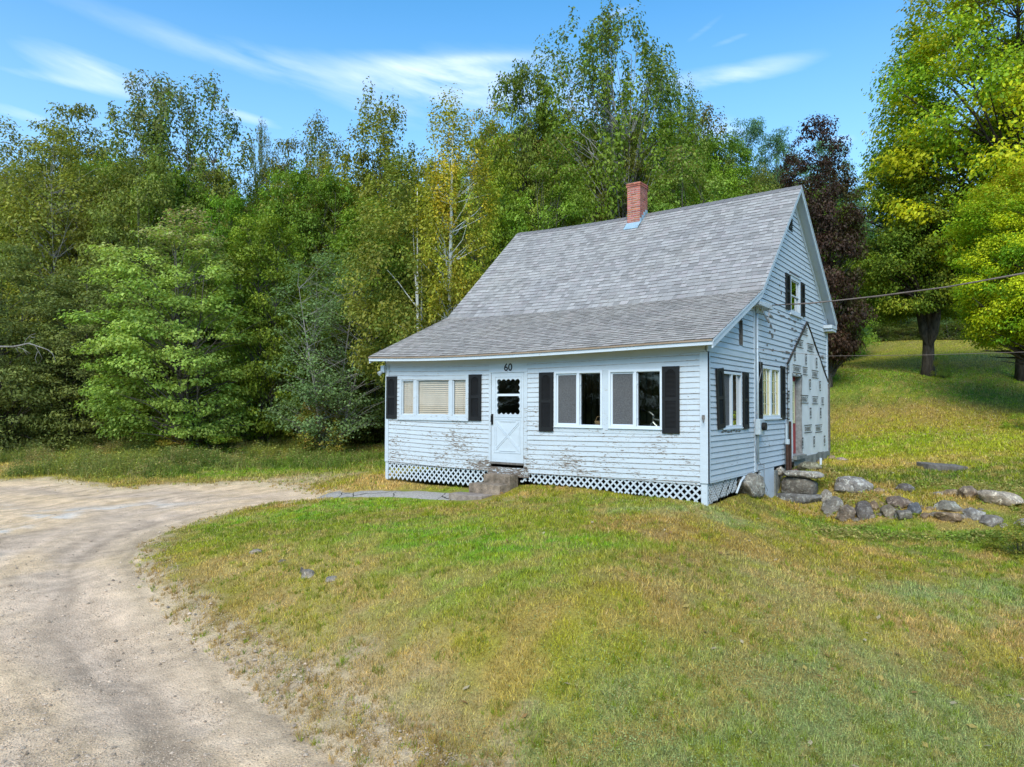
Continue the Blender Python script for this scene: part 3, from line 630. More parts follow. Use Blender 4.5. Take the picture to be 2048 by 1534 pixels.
# fallen leaves
x, y, t = scatter(2600, 5, 40, 900, 2100); x2, y2, t2 = scatter(3500, 23, 38, 1660, 2100); x = np.r_[x[:500], x2]; y = np.r_[y[:500], y2]; k = ~HOUSE(x, y) & (sdist(x, y, ROAD) > 0) & (fbm(x*.4, y*.4, s=47) > .45); x, y = x[k], y[k]; n = len(x)
z = HT(x, y)+.035; nrm = rng.normal(0, .4, (n, 3)); nrm[:, 2] = 1; nrm /= np.linalg.norm(nrm, axis=1)[:, None]; a = rng.normal(0, 1, (n, 3)); a -= (a*nrm).sum(1)[:, None]*nrm; a /= np.linalg.norm(a, axis=1)[:, None]; b = np.cross(nrm, a)
r_ = rng.uniform(.025, .05, n)[:, None]; P0 = np.c_[x, y, z]; V = np.stack([P0+a*r_, P0+b*r_*.6, P0-a*r_, P0-b*r_*.6], 1).reshape(-1, 3); cc = np.array([(.5, .38, .12), (.36, .2, .08), (.55, .45, .3)])[rng.integers(0, 3, n)]
tag(link('fallen_leaves', np_mesh('fallen_leaves', V, np.arange(4*n).reshape(-1, 4), np.repeat(cc, 4, 0)), M_leaf), 'scattered yellow and brown fallen leaves on the grass', 'leaves', kind='stuff')
#@@PART3
# ------------------------------------------------------------ the house
HW = 8.43; HD = 10.1; PD = 2.82
EV = (-.36, 2.642); KN = (2.667, 3.943); RG = (6.133, 7.087); BE = (10.289, 3.968); OV = .246
def sag(x): 
    t = min(max((x+HW)/HW, 0), 1); return -.075*math.sin(PI*t**.75)
def roofz(y):
    if y < KN[0]: a, b = EV, KN
    elif y < RG[0]: a, b = KN, RG
    else: a, b = RG, BE
    return a[1]+(y-a[0])*(b[1]-a[1])/(b[0]-a[0])
house = empty('farmhouse', (0, 0, 0)); tag(house, 'weathered white clapboard farmhouse with grey shingle roof, numbered 60', 'house')
def split(a0, a1, z0, z1, ops):
    iv = [(a0, a1)]
    for (b0, b1, c0, c1) in ops:
        if c1 > z0+.01 and c0 < z1-.01:
            nv = []
            for (p, q) in iv:
                if b1 <= p or b0 >= q: nv.append((p, q))
                else:
                    if b0 > p: nv.append((p, b0))
                    if b1 < q: nv.append((b1, q))
            iv = nv
    return [i for i in iv if i[1]-i[0] > .01]
def clap(mb, P, a0, a1, z0, z1, ops, e=.104, lim=None, sg=False, slope=0, th=.09):
    k = 0; z = z0
    while z < z1-.01:
        zt = min(z+e, z1)
        A0, A1 = a0, a1
        if lim: A0, A1 = lim(zt); A0 = max(a0, A0); A1 = min(a1, A1)
        if A1-A0 > .03:
            for (p, q) in split(A0, A1, z, zt, ops):
                # boards of random length butted together
                cuts = [p]; c = p+random.uniform(.6, 3.5)
                while c < q-.5: cuts.append(c); c += random.uniform(1.8, 4.2)
                cuts.append(q)
                for b, c in zip(cuts, cuts[1:]):
                    ob = .016+random.uniform(-.003, .003); c -= .0015
                    m = max(1, int((c-b)/1.2)); 
                    for j in range(m):
                        l = b+(c-b)*j/m; r = b+(c-b)*(j+1)/m
                        s0, s1 = (sag(l)*.9, sag(r)*.9) if sg else (slope*l, slope*r)
                        s0 += random.uniform(-.001, .001)
                        t0 = zt+.012; 
                        def Q(a, n, zz): return (a, -n, zz) if P == 'F' else (n, a, zz)
                        ed = .006 if e < .12 else .009
                        mb.mi = 0
                        mb.face([Q(l, ob-.0008, z+ed+s0), Q(r, ob-.0008, z+ed+s1), Q(r, .001, t0+s1), Q(l, .001, t0+s0)])
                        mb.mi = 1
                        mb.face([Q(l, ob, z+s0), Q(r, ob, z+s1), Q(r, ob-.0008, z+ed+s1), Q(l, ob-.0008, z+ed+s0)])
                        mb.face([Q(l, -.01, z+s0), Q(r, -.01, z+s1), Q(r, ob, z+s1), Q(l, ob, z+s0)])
                mb.mi = 0
                mb.onw(P, p, q, z+(-.06 if sg else 0), zt+(-.06 if sg else 0), -th, -.001)
        z = zt; k += 1
# openings on the front (x0,x1,z0,z1) and the side (y0,y1,z0,z1)
OF = [(-7.93, -5.74, 1.17, 1.99), (-5.11, -4.05, -.02, 2.42), (-3.36, -.87, .96, 2.26)]
OS1 = [(.80, 2.0, .98, 2.13), (1.84, 2.07, 2.70, 3.22)]
OS2 = [(3.38, 4.86, 1.14, 2.37), (5.88, 6.95, .12, 2.24), (5.86, 6.88, 3.80, 4.78)]
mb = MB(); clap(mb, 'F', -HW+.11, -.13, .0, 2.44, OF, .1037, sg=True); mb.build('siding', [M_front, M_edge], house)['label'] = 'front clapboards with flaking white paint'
mb = MB()
clap(mb, 'S', .11, PD, .0, 2.46, OS1, .107)
def lim1(zt):  # under the porch roof
    return ((zt-EV[1]+.14)/((KN[1]-EV[1])/(KN[0]-EV[0]))+EV[0], PD)
clap(mb, 'S', .0, PD, 2.56, 3.95, OS1, .118, lim1)
def lim2(zt):
    z = zt+.16; lo = RG[0]-(RG[1]-z)/((RG[1]-KN[1])/(RG[0]-KN[0])) if z > KN[1] else 3.0
    hi = RG[0]+(RG[1]-z)/((RG[1]-BE[1])/(BE[0]-RG[0])) if z > BE[1] else HD
    return (max(3.0, lo), min(HD-.12, hi))
clap(mb, 'S', 3.0, HD-.12, .0, 6.9, OS2, .125, lim2)
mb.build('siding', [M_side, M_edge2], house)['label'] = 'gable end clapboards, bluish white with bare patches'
# plain far walls
mb = MB(); mb.onw('F', -HW, -.0, 0, 3.9, -HD, -HD+.1)
for a, b in ((0, KN[0]), (KN[0], RG[0]), (RG[0], HD)):
    mb.hexa([(-HW, a, -.2), (-HW+.1, a, -.2), (-HW+.1, b, -.2), (-HW, b, -.2), (-HW, a, roofz(a)-.15), (-HW+.1, a, roofz(a)-.15), (-HW+.1, b, roofz(b)-.15), (-HW, b, roofz(b)-.15)])
mb.build('wall', M_side, house)
# trim boards
T = MB()
def seg(fn, n=8, x0=-HW, x1=0): 
    for j in range(n): a = x0+(x1-x0)*j/n; b = x0+(x1-x0)*(j+1)/n; fn(a, b, sag(a), sag(b))
def bent(mb, a, b, s0, s1, y0, y1, z0, z1): mb.hexa([(a, y0, z0+s0), (b, y0, z0+s1), (b, y1, z0+s1), (a, y1, z0+s0), (a, y0, z1+s0), (b, y0, z1+s1), (b, y1, z1+s1), (a, y1, z1+s0)])
seg(lambda a, b, s, t: bent(T, a, b, s, t, -.03, .02, 2.44, 2.66))            # frieze
seg(lambda a, b, s, t: bent(T, a, b, s, t, -.045, -.031, 2.437, 2.455))
T.build('frieze_board', M_trim, house); T = MB(); T.onw('F', -HW-.005, -HW+.11, -.02, 2.43, -.05, .028); T.build('corner_board', M_trim, house); T = MB(); T.onw('F', -.13, .024, -.02, 2.43, -.05, .028)
T.onw('S', -.02, .11, -.02, 2.43, -.05, .024)
T.build('corner_board', M_trim, house); T = MB(); T.onw('S', -.03, PD, 2.44, 2.56, -.02, .026); T.onw('S', -.03, PD, 2.56, 2.575, -.02, .04)
T.build('frieze_board', M_trim, house); T = MB(); T.onw('S', PD, PD+.18, -.02, 3.60, -.02, .028); T.build('corner_board', M_trim, house); T = MB(); T.onw('S', HD-.12, HD+.005, -.02, 3.85, -.05, .028)
T.build('corner_board', M_trim, house); T = MB(); T.onw('S', .11, 2.8, -.03, .0, -.02, .018)
T.build('skirt_board', M_trim, house)
T = MB()   # flat boards round the big windows and above the door
T.onw('F', -3.38, -.85, 2.14, 2.37, -.03, .010); T.onw('F', -3.38, -.85, .86, .965, -.03, .014); T.onw('F', -2.19, -2.05, .965, 2.14, -.03, .012)
T.onw('F', -5.11, -4.05, 2.18, 2.425, -.03, .012); T.onw('F', -5.11, -5.045, .05, 2.18, -.05, .022); T.onw('F', -4.14, -4.05, .05, 2.18, -.05, .022)
T.onw('F', -5.08, -4.07, 2.155, 2.182, -.02, .032)
T.onw('F', -5.7, -5.32, 1.0, 1.07, -.01, .004)
T.build('trim_boards', M_front, house)
mb = MB(); mb.onw('F', -5.14, -4.02, -.17, .03, -.04, .012); mb.build('sill_board', paint('rotten_paint', WHITE, .11), house)['label'] = 'rotting board under the front door'
mb = MB(); mb.onw('F', -5.05, -4.13, .10, .145, -.06, .05); mb.build('threshold', M_bare, house)
# the roof
R_ = MB()
def slab(mb, a, b, x0, x1, t, n=10):
    for j in range(n):
        p = x0+(x1-x0)*j/n; q = x0+(x1-x0)*(j+1)/n; s, u = sag(p), sag(q)
        mb.hexa([(p, a[0], a[1]-t+s), (q, a[0], a[1]-t+u), (q, b[0], b[1]-t+u), (p, b[0], b[1]-t+s), (p, a[0], a[1]-.012+s), (q, a[0], a[1]-.012+u), (q, b[0], b[1]-.012+u), (p, b[0], b[1]-.012+s)])
for a, b in ((EV, KN), (KN, RG), (RG, BE)): slab(R_, a, b, -HW-OV, OV, .06)
R_.build('roof_deck', M_trim, house)
SH = MB()
def shingles(a, b, e, tab, tone):
    a = Vector((0, a[0], a[1])); b = Vector((0, b[0], b[1])); d = (b-a); Lr = d.length; d.normalize(); nrm = Vector((0, -d.z, d.y)) if d.y > 0 else Vector((0, d.z, -d.y))
    if nrm.z < 0: nrm = -nrm
    rows = int(round(Lr/e)); e = Lr/rows
    for r in range(rows):
        x = -HW-OV-.02-random.uniform(0, tab); y0 = r*e-(.02 if r == 0 else 0); row = random.uniform(.96, 1.04)
        while x < OV+.02:
            wd = tab*random.uniform(.55, 1.45); l = max(x, -HW-OV-.02); q = min(x+wd, OV+.02); x += wd
            if q-l < .004: continue
            hi_ = random.random() < .55; th = .015 if hi_ else .009; drop = random.uniform(-.003, .003)
            g = random.choice((.80, .9, 1.0, 1.05, 1.13))*row*(1.0 if hi_ else .88)
            k = fbm(np.array([l*.9]), np.array([(r*e+a.y*3)*1.2]), s=77)[0]
            g *= .93+.14*k
            SH.col = tuple(c*g for c in (tone if random.random() < .75 else (tone[0]*1.02, tone[1]*.99, tone[2]*1.0)))
            def P3(xx, s, n): 
                p = a+d*s+nrm*n; return (xx, p.y, p.z+sag(xx))
            s0 = y0+drop; s1 = (r+1)*e+.01
            SH.face([P3(l, s0, th), P3(q-.003, s0, th), P3(q-.003, s1, .001), P3(l, s1, .001)])
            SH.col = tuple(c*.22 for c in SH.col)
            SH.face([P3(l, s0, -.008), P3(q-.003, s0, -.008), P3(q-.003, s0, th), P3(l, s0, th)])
shingles(EV, KN, .125, .15, (.365, .33, .30)); shingles(KN, RG, .150, .17, (.335, .315, .305))
A_, B_ = BE, RG; shingles(A_, B_, .143, .3, (.2, .19, .19))
SH.col = (.17, .16, .165)   # ridge caps
xx = -HW-OV
while xx < OV:
    q = min(xx+.21, OV+.02); s, u = sag(xx), sag(q)
    SH.face([(xx, RG[0]-.13, RG[1]-.118+.014+s), (q, RG[0]-.13, RG[1]-.118+.022+u), (q, RG[0], RG[1]+.025+u), (xx, RG[0], RG[1]+.016+s)])
    SH.face([(xx, RG[0], RG[1]+.016+s), (q, RG[0], RG[1]+.025+u), (q, RG[0]+.13, RG[1]-.098+.022+u), (xx, RG[0]+.13, RG[1]-.098+.014+s)]); xx = q
SH.build('shingles', M_shingle, house, col=True)
T = MB(); seg(lambda a, b, s, t: bent(T, a, b, s, t, EV[0]-.022, EV[0]+.012, EV[1]-.115, EV[1]-.02), 10, -HW-OV, OV); T.build('fascia', M_trim, house)
T = MB(); seg(lambda a, b, s, t: bent(T, a, b, s, t, EV[0]+.013, .0, EV[1]-.085, EV[1]-.068), 10, -HW-OV+.03, OV-.03); T.build('soffit', plain('soffit_paint', (.60, .60, .52), .7), house)
T = MB(); seg(lambda a, b, s, t: bent(T, a, b, s, t, EV[0]-.045, EV[0]-.0225, EV[1]-.045, EV[1]-.012), 10, -HW-OV, OV); T.build('drip_edge', plain('brown_drip_edge', (.30, .22, .16), .6), house)
# rakes on both gables
def rake(mb, pts, x0, x1, up, dn):
    for (a, b) in zip(pts, pts[1:]):
        mb.hexa([(x0, a[0], a[1]-dn), (x1, a[0], a[1]-dn), (x1, b[0], b[1]-dn), (x0, b[0], b[1]-dn), (x0, a[0], a[1]-up), (x1, a[0], a[1]-up), (x1, b[0], b[1]-up), (x0, b[0], b[1]-up)])
PTS = [EV, KN, RG, BE]
for x0, x1 in ((OV-.024, OV+.004), (-HW-OV-.004, -HW-OV+.024)):
    T = MB(); rake(T, PTS, x0, x1, .012, .17); rake(T, PTS, x1-.004 if x1 > 0 else x0-.014, x1+.014 if x1 > 0 else x0+.004, .010, .055); T.build('rake_board', M_trim, house)
for x0, x1 in ((.03, OV-.025), (-HW-OV+.025, -HW-.03)):
    T = MB(); rake(T, PTS, x0, x1, .075, .095); T.build('rake_soffit', M_trim, house)
T = MB(); rake(T, [(KN[0]+.05, KN[1]+.03), RG, (BE[0]-.25, BE[1]+.19)], .0, .03, .09, .30); rake(T, [(EV[0]+.2, EV[1]+.08), KN], .0, .03, .09, .20); T.build('rake_frieze', M_trim, house)
# cornice returns
M_flk = paint('flaking_trim', WHITE, .07, False)
T = MB(); T.box(-.02, .23, 2.95, 3.60, 3.60, 3.70); T.box(-.02, .235, 2.55, 3.0, 3.60, 3.69); T.build('cornice_return', M_flk, house, bevel=.006); T = MB(); T.box(-.02, .25, HD-.50, HD+.20, 3.74, 3.84); T.box(-.02, .235, HD-.42, HD+.17, 3.66, 3.74)
T.build('cornice_return', M_flk, house, bevel=.006)
# chimney
ch = MB(); cx0, cx1, cy0, cy1 = -4.49, -4.08, 5.74, 6.24; ct = 7.90
ch.box(cx0+.008, cx1-.008, cy0+.008, cy1-.008, 6.4, ct-.005); chim = ch.build('chimney', M_mortar, house)
ch = MB(); rows = 24; bh = (ct-6.40)/rows
for r in range(rows):
    cap = .02 if r >= rows-2 else 0; z0 = 6.40+r*bh; z1 = z0+bh-.017
    for fc in range(4):
        lo, hi = ((cx0, cx1) if fc in (0, 2) else (cy0, cy1)); ln = hi-lo+2*cap; nb = 2; x = 0
        cuts = [0, .5, 1] if r % 2 else [0, .25, .75, 1]
        for c0, c1 in zip(cuts, cuts[1:]):
            g = random.uniform(.72, 1.3); ch.col = (g, g*random.uniform(.85, 1.15), g*random.uniform(.8, 1.2)); a = lo-cap+ln*c0+(.005 if c0 else 0); b = lo-cap+ln*c1-(.005 if c1 < 1 else 0)
            if fc in (1, 3): a += .03*(c0 == 0); b -= .03*(c1 == 1)
            if fc == 0: ch.box(a, b, cy0-cap, cy0+.03, z0, z1)
            elif fc == 2: ch.box(a, b, cy1-.03, cy1+cap, z0, z1)
            elif fc == 1: ch.box(cx1-.03, cx1+cap, a, b, z0, z1)
            else: ch.box(cx0-cap, cx0+.03, a, b, z0, z1)
ch.build('bricks', M_brick, chim, col=True)
fl = MB()
fl.hexa([(cx0-.02, cy0-.20, roofz(cy0-.2)-.02), (cx1+.02, cy0-.20, roofz(cy0-.2)-.02), (cx1+.02, cy0-.004, roofz(cy0)-.03), (cx0-.02, cy0-.004, roofz(cy0)-.03),
         (cx0-.02, cy0-.20, roofz(cy0-.2)-.045), (cx1+.02, cy0-.20, roofz(cy0-.2)-.045), (cx1+.02, cy0-.004, roofz(cy0)+.0), (cx0-.02, cy0-.004, roofz(cy0)+.0)])
for j in range(4):
    y0 = cy0-.02+j*.12; fl.box(cx1+.002, cx1+.012, y0, y0+.14, roofz(min(y0, 6.1))-.12, roofz(min(y0+.07, RG[0]))+.06)
    fl.box(cx1+.002, cx1+.08, y0, y0+.14, roofz(min(y0, 6.1))-.10, roofz(min(y0, 6.1))-.055)
fl.build('flashing', M_zinc, chim)
# windows ------------------------------------------------------
def frame(mb, P, a0, a1, z0, z1, w, n0, n1, wb=None):
    wb = wb or w
    mb.onw(P, a0, a0+w, z0, z1, n0, n1); mb.onw(P, a1-w, a1, z0, z1, n0, n1); mb.onw(P, a0+w, a1-w, z1-w, z1, n0, n1-.001); mb.onw(P, a0+w, a1-w, z0, z0+wb, n0, n1-.001)
def pane(P, a0, a1, z0, z1, n, mat, parent, name='pane'):
    mb = MB(); mb.onw(P, a0, a1, z0, z1, n-.004, n); return mb.build(name, mat, parent)
# left front window with blinds
f = MB(); frame(f, 'F', -7.95, -5.72, 1.08, 2.12, .075, -.08, .018, .09)
for a, b in ((-7.47, -7.36), (-6.32, -6.21)): f.onw('F', a, b, 1.17, 2.045, -.06, .012)
f.onw('F', -8.0, -5.70, 1.045, 1.08, -.03, .045)
W1 = f.build('window', M_front, house)
for a, b in ((-7.875, -7.47), (-7.36, -6.32), (-6.21, -5.795)):
    s_ = MB(); frame(s_, 'F', a, b, 1.17, 2.045, .028, -.05, -.01); sh = s_.build('sash', M_trim, W1)
    pane('F', a+.028, b-.028, 1.198, 2.017, -.03, M_glass, W1)
    bl = MB(); z = 1.215; ph = random.uniform(0, 6)
    while z < 2.02:
        tl = .021+.0015*math.sin(z*9+ph); bl.hexa([(a+.03, .050, z-tl), (b-.03, .050, z-tl), (b-.03, .062, z+tl), (a+.03, .062, z+tl), (a+.03, .052, z-tl), (b-.03, .052, z-tl), (b-.03, .064, z+tl), (a+.03, .064, z+tl)])
        z += .05
    for c in np.linspace(a+.12, b-.12, 3 if b-a > .7 else 2): bl.box(c-.003, c+.003, .046, .048, 1.19, 2.03)
    bl.build('blinds', M_blind, W1)
# the two sliding windows on the right of the front
for a0, a1 in ((-3.35, -2.19), (-2.05, -.885)):
    f = MB(); frame(f, 'F', a0, a1, .965, 2.14, .045, -.09, .030); mid = (a0+a1)/2+.01; f.onw('F', mid-.028, mid+.028, 1.01, 2.095, -.07, .026); f.onw('F', a0-.01, a1+.01, .955, .966, -.02, .045)
    Wd = f.build('window', M_vinyl, house)
    s_ = MB(); frame(s_, 'F', a0+.045, mid-.028, 1.01, 2.095, .035, -.06, -.005); s_.build('sash', M_vinyl, Wd); 
    pane('F', a0+.08, mid-.028, 1.045, 2.06, -.02, M_screen, Wd, 'insect_screen')
    s_ = MB(); frame(s_, 'F', mid+.028, a1-.045, 1.01, 2.095, .012, -.05, -.015); s_.box(mid+.03, mid+.05, .0, .02, 1.85, 1.90); s_.box(mid+.03, mid+.05, .0, .02, 1.17, 1.21); s_.build('sash', M_vinyl, Wd)
    pane('F', mid+.03, a1-.055, 1.02, 2.085, -.045, M_glass, Wd)
# side windows
f = MB(); frame(f, 'S', .82, 1.97, .98, 2.11, .05, -.08, .024); f.onw('S', 1.33, 1.40, 1.03, 2.06, -.06, .018); f.onw('S', .80, 2.0, .955, .982, -.02, .04)
Wd = f.build('window', M_vinyl, house); pane('S', .87, 1.33, 1.03, 2.06, -.03, M_screen, Wd, 'insect_screen'); pane('S', 1.40, 1.92, 1.03, 2.06, -.03, M_glass2, Wd)
f = MB(); frame(f, 'S', 3.38, 4.86, 1.14, 2.35, .07, -.08, .028); f.onw('S', 4.05, 4.17, 1.21, 2.28, -.06, .022); f.onw('S', 3.35, 4.9, 1.11, 1.142, -.02, .05)
Wd = f.build('window', M_vinyl, house)
for a, b in ((3.45, 4.05), (4.17, 4.79)):
    pane('S', a, b, 1.21, 2.28, -.03, M_glass2, Wd); s_ = MB(); frame(s_, 'S', a, b, 1.21, 2.28, .03, -.05, -.01); s_.onw('S', (a+b)/2-.008, (a+b)/2+.008, 1.24, 2.25, -.028, -.02)
    for j in range(1, 4): z = 1.21+1.07*j/4; s_.onw('S', a+.03, b-.03, z-.008, z+.008, -.0285, -.021)
    s_.build('sash', M_cream, Wd)
f = MB(); frame(f, 'S', 5.86, 6.88, 3.80, 4.77, .09, -.08, .028); f.onw('S', 5.80, 6.95, 3.76, 3.80, -.02, .06); f.onw('S', 5.82, 6.92, 4.77, 4.80, -.02, .045)
Wd = f.build('window', M_trim, house); pane('S', 5.95, 6.79, 4.30, 4.68, -.02, M_glass2, Wd); pane('S', 5.95, 6.79, 3.89, 4.27, -.04, M_glass2, Wd)
s_ = MB(); frame(s_, 'S', 5.95, 6.79, 4.27, 4.68, .03, -.04, .0); frame(s_, 'S', 5.95, 6.79, 3.89, 4.30, .035, -.06, -.041); s_.build('sash', M_trim, Wd)
f = MB(); f.onw('S', 1.84, 2.07, 2.70, 3.22, -.08, -.05); sw_ = f.build('slot_window', plain('brown_slot', (.10, .06, .03), .7, .4, 9), house); f = MB(); frame(f, 'S', 1.835, 2.075, 2.695, 3.225, .02, -.05, .014); f.build('window_frame', M_bare, sw_)
# gable vent
f = MB(); 
for j in range(7): f.onw('S', 5.80, 6.15, 5.93+j*.05, 5.955+j*.05, .0, .03)
f.build('gable_vent', M_black, house)
# shutters
def shutter(P, a0, a1, z0, z1, tilt=0, label=None):
    s = MB(); w = a1-a0; st = .20*w; mid = (z0+z1)/2+.01; n0, n1 = .018, .045
    s.onw(P, a0, a0+st, z0, z1, n0, n1); s.onw(P, a1-st, a1, z0, z1, n0, n1)
    s.onw(P, a0+st, a1-st, z0, z0+.09, n0, n1-.001); s.onw(P, a0+st, a1-st, mid-.03, mid+.03, n0, n1-.001); s.onw(P, a0+st, a1-st, z1-.06, z1, n0, n1-.001)
    s.onw(P, a0+st, a1-st, z0+.05, z1-.05, n0, n0+.004)
    # arched head of the upper louvre panel
    k = 8
    for j in range(k):
        u0 = j/k; u1 = (j+1)/k; h = .075*(1-math.sin(PI*(u0+u1)/2)**.8); s.onw(P, a0+st+(w-2*st)*u0, a0+st+(w-2*st)*u1, z1-.06-h, z1-.06, n0, n1-.002)
    for (lo, hi) in ((z0+.09, mid-.03), (mid+.03, z1-.07)):
        m = int((hi-lo)/.024)
        for j in range(m):
            z = lo+(hi-lo)*(j+.5)/m
            for (zz0, zz1, q0, q1) in ((z-.010, z+.008, n1-.006, n0+.006),):
                def Q(a, n, z_): return (a, -n, z_) if P == 'F' else (n, a, z_)
                s.hexa([Q(a0+st, q0, zz0), Q(a1-st, q0, zz0), Q(a1-st, q1, zz1), Q(a0+st, q1, zz1), Q(a0+st, q0, zz0+.003), Q(a1-st, q0, zz0+.003), Q(a1-st, q1, zz1+.003), Q(a0+st, q1, zz1+.003)])
    o = s.build('shutter', M_black, house)
    if tilt:
        c = Vector((0, (a0+a1)/2, z1)); R = Matrix.Translation(c)@Matrix.Rotation(tilt, 4, 'X')@Matrix.Translation(-c); o.data.transform(R)
    if label: o['label'] = label
for a in ((-8.39, -8.03, 1.07, 2.14), (-5.69, -5.325, 1.06, 2.13), (-3.73, -3.37, .86, 2.13), (-.88, -.53, .89, 2.18)): shutter('F', *a)
shutter('S', .40, .80, .98, 2.15, .085, 'crooked black shutter hanging askew'); 
for a in ((2.02, 2.38, .94, 2.13), (2.99, 3.37, 1.13, 2.41), (4.88, 5.27, 1.10, 2.40), (5.42, 5.82, 3.86, 4.76), (6.92, 7.30, 3.84, 4.74)): shutter('S', *a)
# scars where paint has gone from the gable
random.seed(31)
def scar(y, z, w, h, n=11):
    z0 = z; k = 0
    pts = []
    for j in range(n):
        an = 2*PI*j/n; r = random.uniform(.45, 1.1); pts.append((.0185, y+math.cos(an)*w*r/2, z+math.sin(an)*h*r/2))
    sc = MB(); sc.face(pts); sc.build('bare_wood_patch', M_bare, house)
for px, py, w, h in ((1542, 652, .35, .12), (1545, 672, .30, .16), (1540, 664, .15, .10), (1550, 661, .12, .08), (1535, 690, .15, .05), (1546, 700, .25, .08), (1565, 632, .6, .06), (1580, 638, .4, .06), (1590, 642, .35, .05), (1557, 624, .3, .06), (1585, 657, .35, .07), (1591, 661, .4, .06), (1584, 681, .35, .08), (1583, 692, .4, .05), (1575, 705, .5, .12), (1568, 717, .4, .06), (1645, 715, .5, .10), (1649, 733, .35, .10), (1563, 585, .12, .1), (1596, 640, .2, .05), (1571, 598, .1, .05), (1590, 644, .25, .05), (1560, 570, .12, .05), (1552, 720, .2, .04), (1600, 620, .15, .04), (1527, 700, .12, .06)):
    d = pray(px, py); t_ = (.0185-CAM[0])/d[0]; p = CAM+t_*d; scar(p[1], p[2], w, h)
for j in range(7): scar(.78+j*.17, .915+.015*math.sin(j*2), .2, .05)
random.seed(8)
#@@PART4
# ------------------------------------------------------------ lettering
def text_mesh(txt, size, off=0):
    c = bpy.data.curves.new('lettering', 'FONT'); c.body = txt; c.size = size; c.align_x = 'CENTER'; c.align_y = 'CENTER'; c.offset = off; c.resolution_u = 3
    o = bpy.data.objects.new('lettering', c); COL.objects.link(o); dg = bpy.context.evaluated_depsgraph_get(); dg.update()
    me = o.evaluated_get(dg).to_mesh(); V = [v.co.copy() for v in me.vertices]; Fs = [tuple(p.vertices) for p in me.polygons]
    o.evaluated_get(dg).to_mesh_clear(); bpy.data.objects.remove(o); return V, Fs
def add_text(mb, tm, fn):
    i = len(mb.v); V, Fs = tm; mb.v += [tuple(fn(v)) for v in V]; mb.c += [mb.col]*len(V)
    for f in Fs: mb.f.append(tuple(i+k for k in f)); mb.m.append(mb.mi)
# front door ---------------------------------------------------
D = MB(); x0, x1, z0, z1 = -5.04, -4.145, .145, 2.155; gx0, gx1, gz0, gz1 = -4.885, -4.25, 1.215, 2.005
D.onw('F', x0, gx0, z0, z1, -.03, .012); D.onw('F', gx1, x1, z0, z1, -.03, .012); D.onw('F', gx0, gx1, gz1, z1, -.03, .012); D.onw('F', gx0, gx1, z0, gz0, -.03, .012)
door = D.build('door', M_trim, house); door['label'] = 'white storm door with scalloped window and cross buck panel'
bm = bmesh.new()
def loop(pts):
    vs = [bm.verts.new((x, -.016, z)) for x, z in pts]
    return [bm.edges.new((vs[i], vs[(i+1) % len(vs)])) for i in range(len(vs))]
E_ = loop([(gx0-.015, gz0-.015), (gx1+.015, gz0-.015), (gx1+.015, gz1+.015), (gx0-.015, gz1+.015)])
ip = []; ins_ = .038
def lobes(ax, ay, bx, by, nx_, ny_, n):
    for i in range(n):
        for k in range(7):
            u = (i+k/7)/n; h = abs(math.sin(PI*k/7))**.7*ins_; ip.append((ax+(bx-ax)*u+nx_*(h-ins_), ay+(by-ay)*u+ny_*(h-ins_)))
lobes(gx0+.0, gz0+.0, gx1, gz0, 0, -1, 5); lobes(gx1, gz0, gx1, gz1, 1, 0, 6); lobes(gx1, gz1, gx0, gz1, 0, 1, 5); lobes(gx0, gz1, gx0, gz0, -1, 0, 6)
E_ += loop(ip); bmesh.ops.triangle_fill(bm, use_beauty=True, edges=E_)
r = bmesh.ops.extrude_face_region(bm, geom=bm.faces[:]); bmesh.ops.translate(bm, vec=(0, .012, 0), verts=[v for v in r['geom'] if isinstance(v, bmesh.types.BMVert)])
bmesh.ops.recalc_face_normals(bm, faces=bm.faces); me = bpy.data.meshes.new('scalloped_trim'); bm.to_mesh(me); bm.free(); link('scalloped_trim', me, M_trim, door)
D = MB(); D.onw('F', gx0, gx1, 1.625, 1.675, .002, .020); D.build('mid_rail', M_vinyl, door)
pane('F', gx0, gx1, gz0, gz1, -.012, M_glass, door)
D = MB()
def bar(mb, ax, az, bx, bz, w, n0, n1):
    d = Vector((bx-ax, bz-az)).normalized()*0.5*w; p = Vector((-d.y, d.x))
    q = [(ax+p.x, az+p.y), (ax-p.x, az-p.y), (bx-p.x, bz-p.y), (bx+p.x, bz+p.y)]
    mb.hexa([(u, -n0, v) for u, v in q]+[(u, -n1, v) for u, v in q])
bx0, bx1, bz0, bz1 = -4.90, -4.27, .40, 1.06
frame(D, 'F', bx0-.05, bx1+.05, bz0-.05, bz1+.05, .015, .012, .022); frame(D, 'F', -4.94, -4.21, 1.15, 2.07, .015, .012, .0235)
for s in (.05, -.05):
    bar(D, bx0, bz0+(s if s > 0 else 0)+.01, bx1-.0, bz1+(0 if s > 0 else s)-.01, .014, .012, .021); bar(D, bx0, bz1-(s if s > 0 else 0)-.01, bx1, bz0-(0 if s > 0 else s)+.01, .014, .012, .0225)
for (a, b, c, d) in ((bx0+.1, bz0, bx1-.1, bz0), (bx0+.1, bz1, bx1-.1, bz1), (bx0, bz0+.12, bx0, bz1-.12), (bx1, bz0+.12, bx1, bz1-.12)): bar(D, a, b, c, d, .018, .012, .024)
D.build('cross_buck_panel', M_trim, door)
D = MB(); D.box(-5.03, -4.985, -.035, -.012, .98, 1.22); D.box(-5.02, -4.995, -.075, -.035, 1.06, 1.08); D.tube([(-5.008, -.035, 1.18), (-5.008, -.07, 1.18), (-5.008, -.075, 1.04)], .009); D.build('handle', M_black, door)
D = MB(); frame(D, 'F', -5.06, -4.13, .10, 2.17, .018, .0, .018); D.build('door_frame', M_bare, house)
